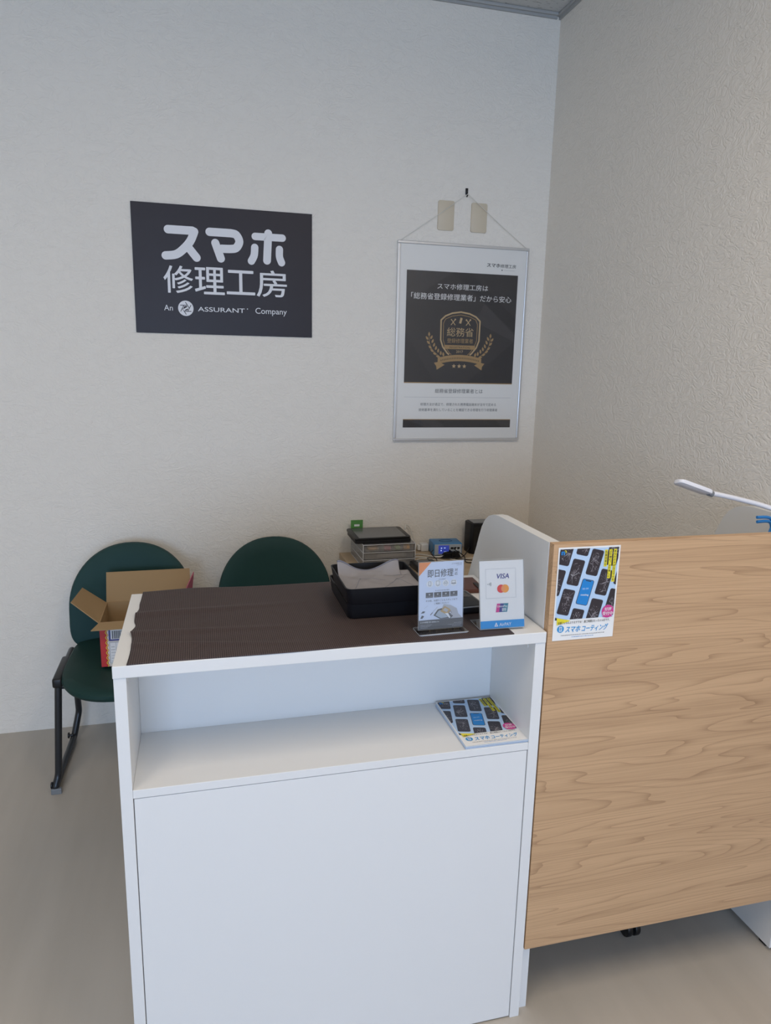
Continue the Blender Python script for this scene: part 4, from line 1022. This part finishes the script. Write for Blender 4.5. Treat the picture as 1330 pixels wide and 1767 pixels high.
p.stroke(zz, 2.2, YEL_I, 4); p.stroke([(x+3, y) for x, y in zz], 1.4, CARDR, 4)
p.rect(30, 175, H_-72, H_-22, NAVY_I, 3); p.rect(36, 169, H_-66, H_-28, INKW, 4)
rb = random.Random(2); x = 42
while x < 160:
    ww = rb.uniform(.8, 3); p.rect(x, x+ww, H_-64, H_-34, INK, 5); x += ww+rb.uniform(.8, 2.6)
p.rect(30, 175, 12, H_-76, INKL, 3); p.rect(33, 172, 14, H_-79, INKW, 4)
for k in range(6): p.squiggle(36, 50, 20+k*11, 3, INKG, 5, k)
p.stroke([(53, 14), (53, H_-79)], .8, INKG, 5); p.stroke([(53, 42), (172, 42)], .8, INKG, 5)
p.stroke([(58, 34), (63, 28), (72, 38)], 2, INK, 5); p.squiggle(80, 160, 30, 4, INKG, 5, 11)
p.build('box_print', bx, (-w, -d-0.0001, 0), (PI/2, 0, 0))

# ================================================================== DESK LAMP, TOOL, OFFICE CHAIR (behind the wood panel)
dl = thing('desk_lamp', 'white LED desk lamp with bent arm rising behind the wood panel', 'lamp', (1.412, 1.388, 0.7203))
bm = prism(bmesh.new(), [(0.045*math.cos(2*PI*k/32), 0.045*math.sin(2*PI*k/32)) for k in range(32)], 0, 0.018, bev=0.004); obj('lamp_base', bm, LAMPW, dl, smooth=True)
L0 = Vector((1.412, 1.388, 0.7203))
arm = [Vector(q)-L0 for q in ((1.412, 1.388, 0.735), (1.430, 1.380, 0.90), (1.442, 1.375, 1.08), (1.438, 1.380, 1.170), (1.410, 1.400, 1.212), (1.355, 1.432, 1.234), (1.30, 1.447, 1.2478), (1.255, 1.45, 1.2578), (1.212, 1.45, 1.2665))]
bm = bmesh.new(); tube(bm, smooth_path(arm, 8), 0.0062, 12); obj('lamp_arm', bm, LAMPW, dl, smooth=True)
hp = [Vector((1.206, 1.45, 1.2670)), Vector((1.110, 1.45, 1.2985))]; dvec = (hp[1]-hp[0]); L = dvec.length; ax = dvec.normalized()
T = Matrix((( ax.x, 0, -ax.z, hp[0].x-L0.x), (0, 1, 0, hp[0].y-L0.y), (ax.z, 0, ax.x, hp[0].z-L0.z), (0, 0, 0, 1)))
T = Matrix(((ax.x, 0, ax.z, hp[0].x-L0.x), (0, -1, 0, hp[0].y-L0.y), (ax.z, 0, -ax.x, hp[0].z-L0.z), (0, 0, 0, 1)))
bm = prism(bmesh.new(), rrect(0.0, L, -0.016, 0.016, 0.010, 6), -0.0045, 0.0045, bev=0.002, T=T @ Matrix.Rotation(math.radians(18), 4, 'X')); hd = obj('lamp_head', bm, LAMPW, dl, smooth=True)
obj('lamp_diffuser', prism(bmesh.new(), rrect(0.010, L-0.006, -0.012, 0.012, 0.007, 6), 0.0046, 0.0056, T=T @ Matrix.Rotation(math.radians(18), 4, 'X')), PAPER, hd)
bm = bmesh.new(); tube(bm, [hp[0]-L0-ax*0.009, hp[0]-L0+ax*0.004], 0.0078, 12); obj('lamp_joint', bm, GREYP, dl, smooth=True)
hc = thing('pen_cup', 'white cup behind the wood panel holding the blue tool', 'cup', (1.425, 1.482, 0.7203))
bm = bmesh.new(); cir = [(math.cos(2*PI*k/24), math.sin(2*PI*k/24)) for k in range(24)]
rs = [[bm.verts.new((x*r, y*r, z)) for x, y in cir] for r, z in ((0.030, 0), (0.034, 0.10), (0.032, 0.10), (0.028, 0.003))]
for a, b in zip(rs, rs[1:]):
    for i in range(24): bm.faces.new((a[i], a[(i+1) % 24], b[(i+1) % 24], b[i]))
bm.faces.new(rs[0][::-1]); bm.faces.new(rs[-1]); obj('cup_shell', bm, WPLAST, hc, smooth=True)
# the tool
tl = thing('long_tool', 'blue handled tool tip showing above the wood panel at right frame edge', 'tool', (1.425, 1.482, 0.7240))
bm = bmesh.new(); tube(bm, [(0, 0, 0), (0.0, 0, 0.415)], 0.004, 10); obj('tool_shaft', bm, SILV, tl, smooth=True)
for (dz, tip) in ((0.004, (-0.040, 0, 0.4690)), (-0.006, (-0.038, 0, 0.4570))):
    bm = bmesh.new(); tube(bm, smooth_path([(0.0, 0, 0.41), (0.010, 0, 0.440+dz), (0.0, 0, 0.462+dz), tip], 6), 0.0042, 8); obj('tool_handle', bm, BLUEH, tl, smooth=True)
# right end-of-room items: office chair under the desk
oc = thing('office_chair', 'black office chair tucked behind the wood panel, one caster showing below', 'office chair', (1.13, 1.745, 0))
bm = bmesh.new(); tube(bm, [(0, 0, 0.09), (0, 0, 0.40)], 0.025, 14); obj('gas_column', bm, BLACKP, oc, smooth=True)
for k in range(5):
    a = math.radians(-90+72*k); dx, dy = math.cos(a), math.sin(a)
    bm = bmesh.new(); tube(bm, [(dx*0.02, dy*0.02, 0.10), (dx*0.26, dy*0.26, 0.072)], [0.022, 0.014], 10); lg = obj('base_arm', bm, BLACKP, oc, smooth=True)
    bm = bmesh.new()
    for s_ in (-1, 1):
        T = Matrix.Translation((dx*0.27-dy*0.012*s_, dy*0.27+dx*0.012*s_, 0.027)) @ Matrix.Rotation(a, 4, 'Z') @ Matrix.Rotation(PI/2, 4, 'X')
        prism(bm, [(0.027*math.cos(2*PI*i/20), 0.027*math.sin(2*PI*i/20)) for i in range(20)], -0.008, 0.008, T=T, bev=0.003)
    tube(bm, [(dx*0.262, dy*0.262, 0.03), (dx*0.262, dy*0.262, 0.072)], 0.008, 8)
    obj('caster', bm, BLACKP, lg, smooth=True)
obj('seat', B(-0.22, 0.22, -0.21, 0.23, 0.40, 0.47, 0.03, 4), BLACKM, oc, smooth=True)
obj('backrest', B(-0.20, 0.20, 0.24, 0.29, 0.52, 0.86, 0.022, 4), BLACKM, oc, smooth=True)
bm = bmesh.new(); tube(bm, bend_path([(0, 0.05, 0.385), (0, 0.31, 0.385), (0, 0.31, 0.62)], 0.05), 0.014, 10); obj('back_bar', bm, BLACKP, oc, smooth=True)

# ceiling lamps (out of frame)
for i, lx in enumerate((0.80, -0.9)):
    t = thing('ceiling_lamp', ('flat white ceiling lamp in front of the wood panel', 'flat white ceiling lamp to the left of the counter')[i], 'lamp', (lx, 0.20, ZC))
    obj('lamp_housing', B(-0.28, 0.28, -0.63, 0.63, -0.045, 0, 0.004), WPLAST, t)
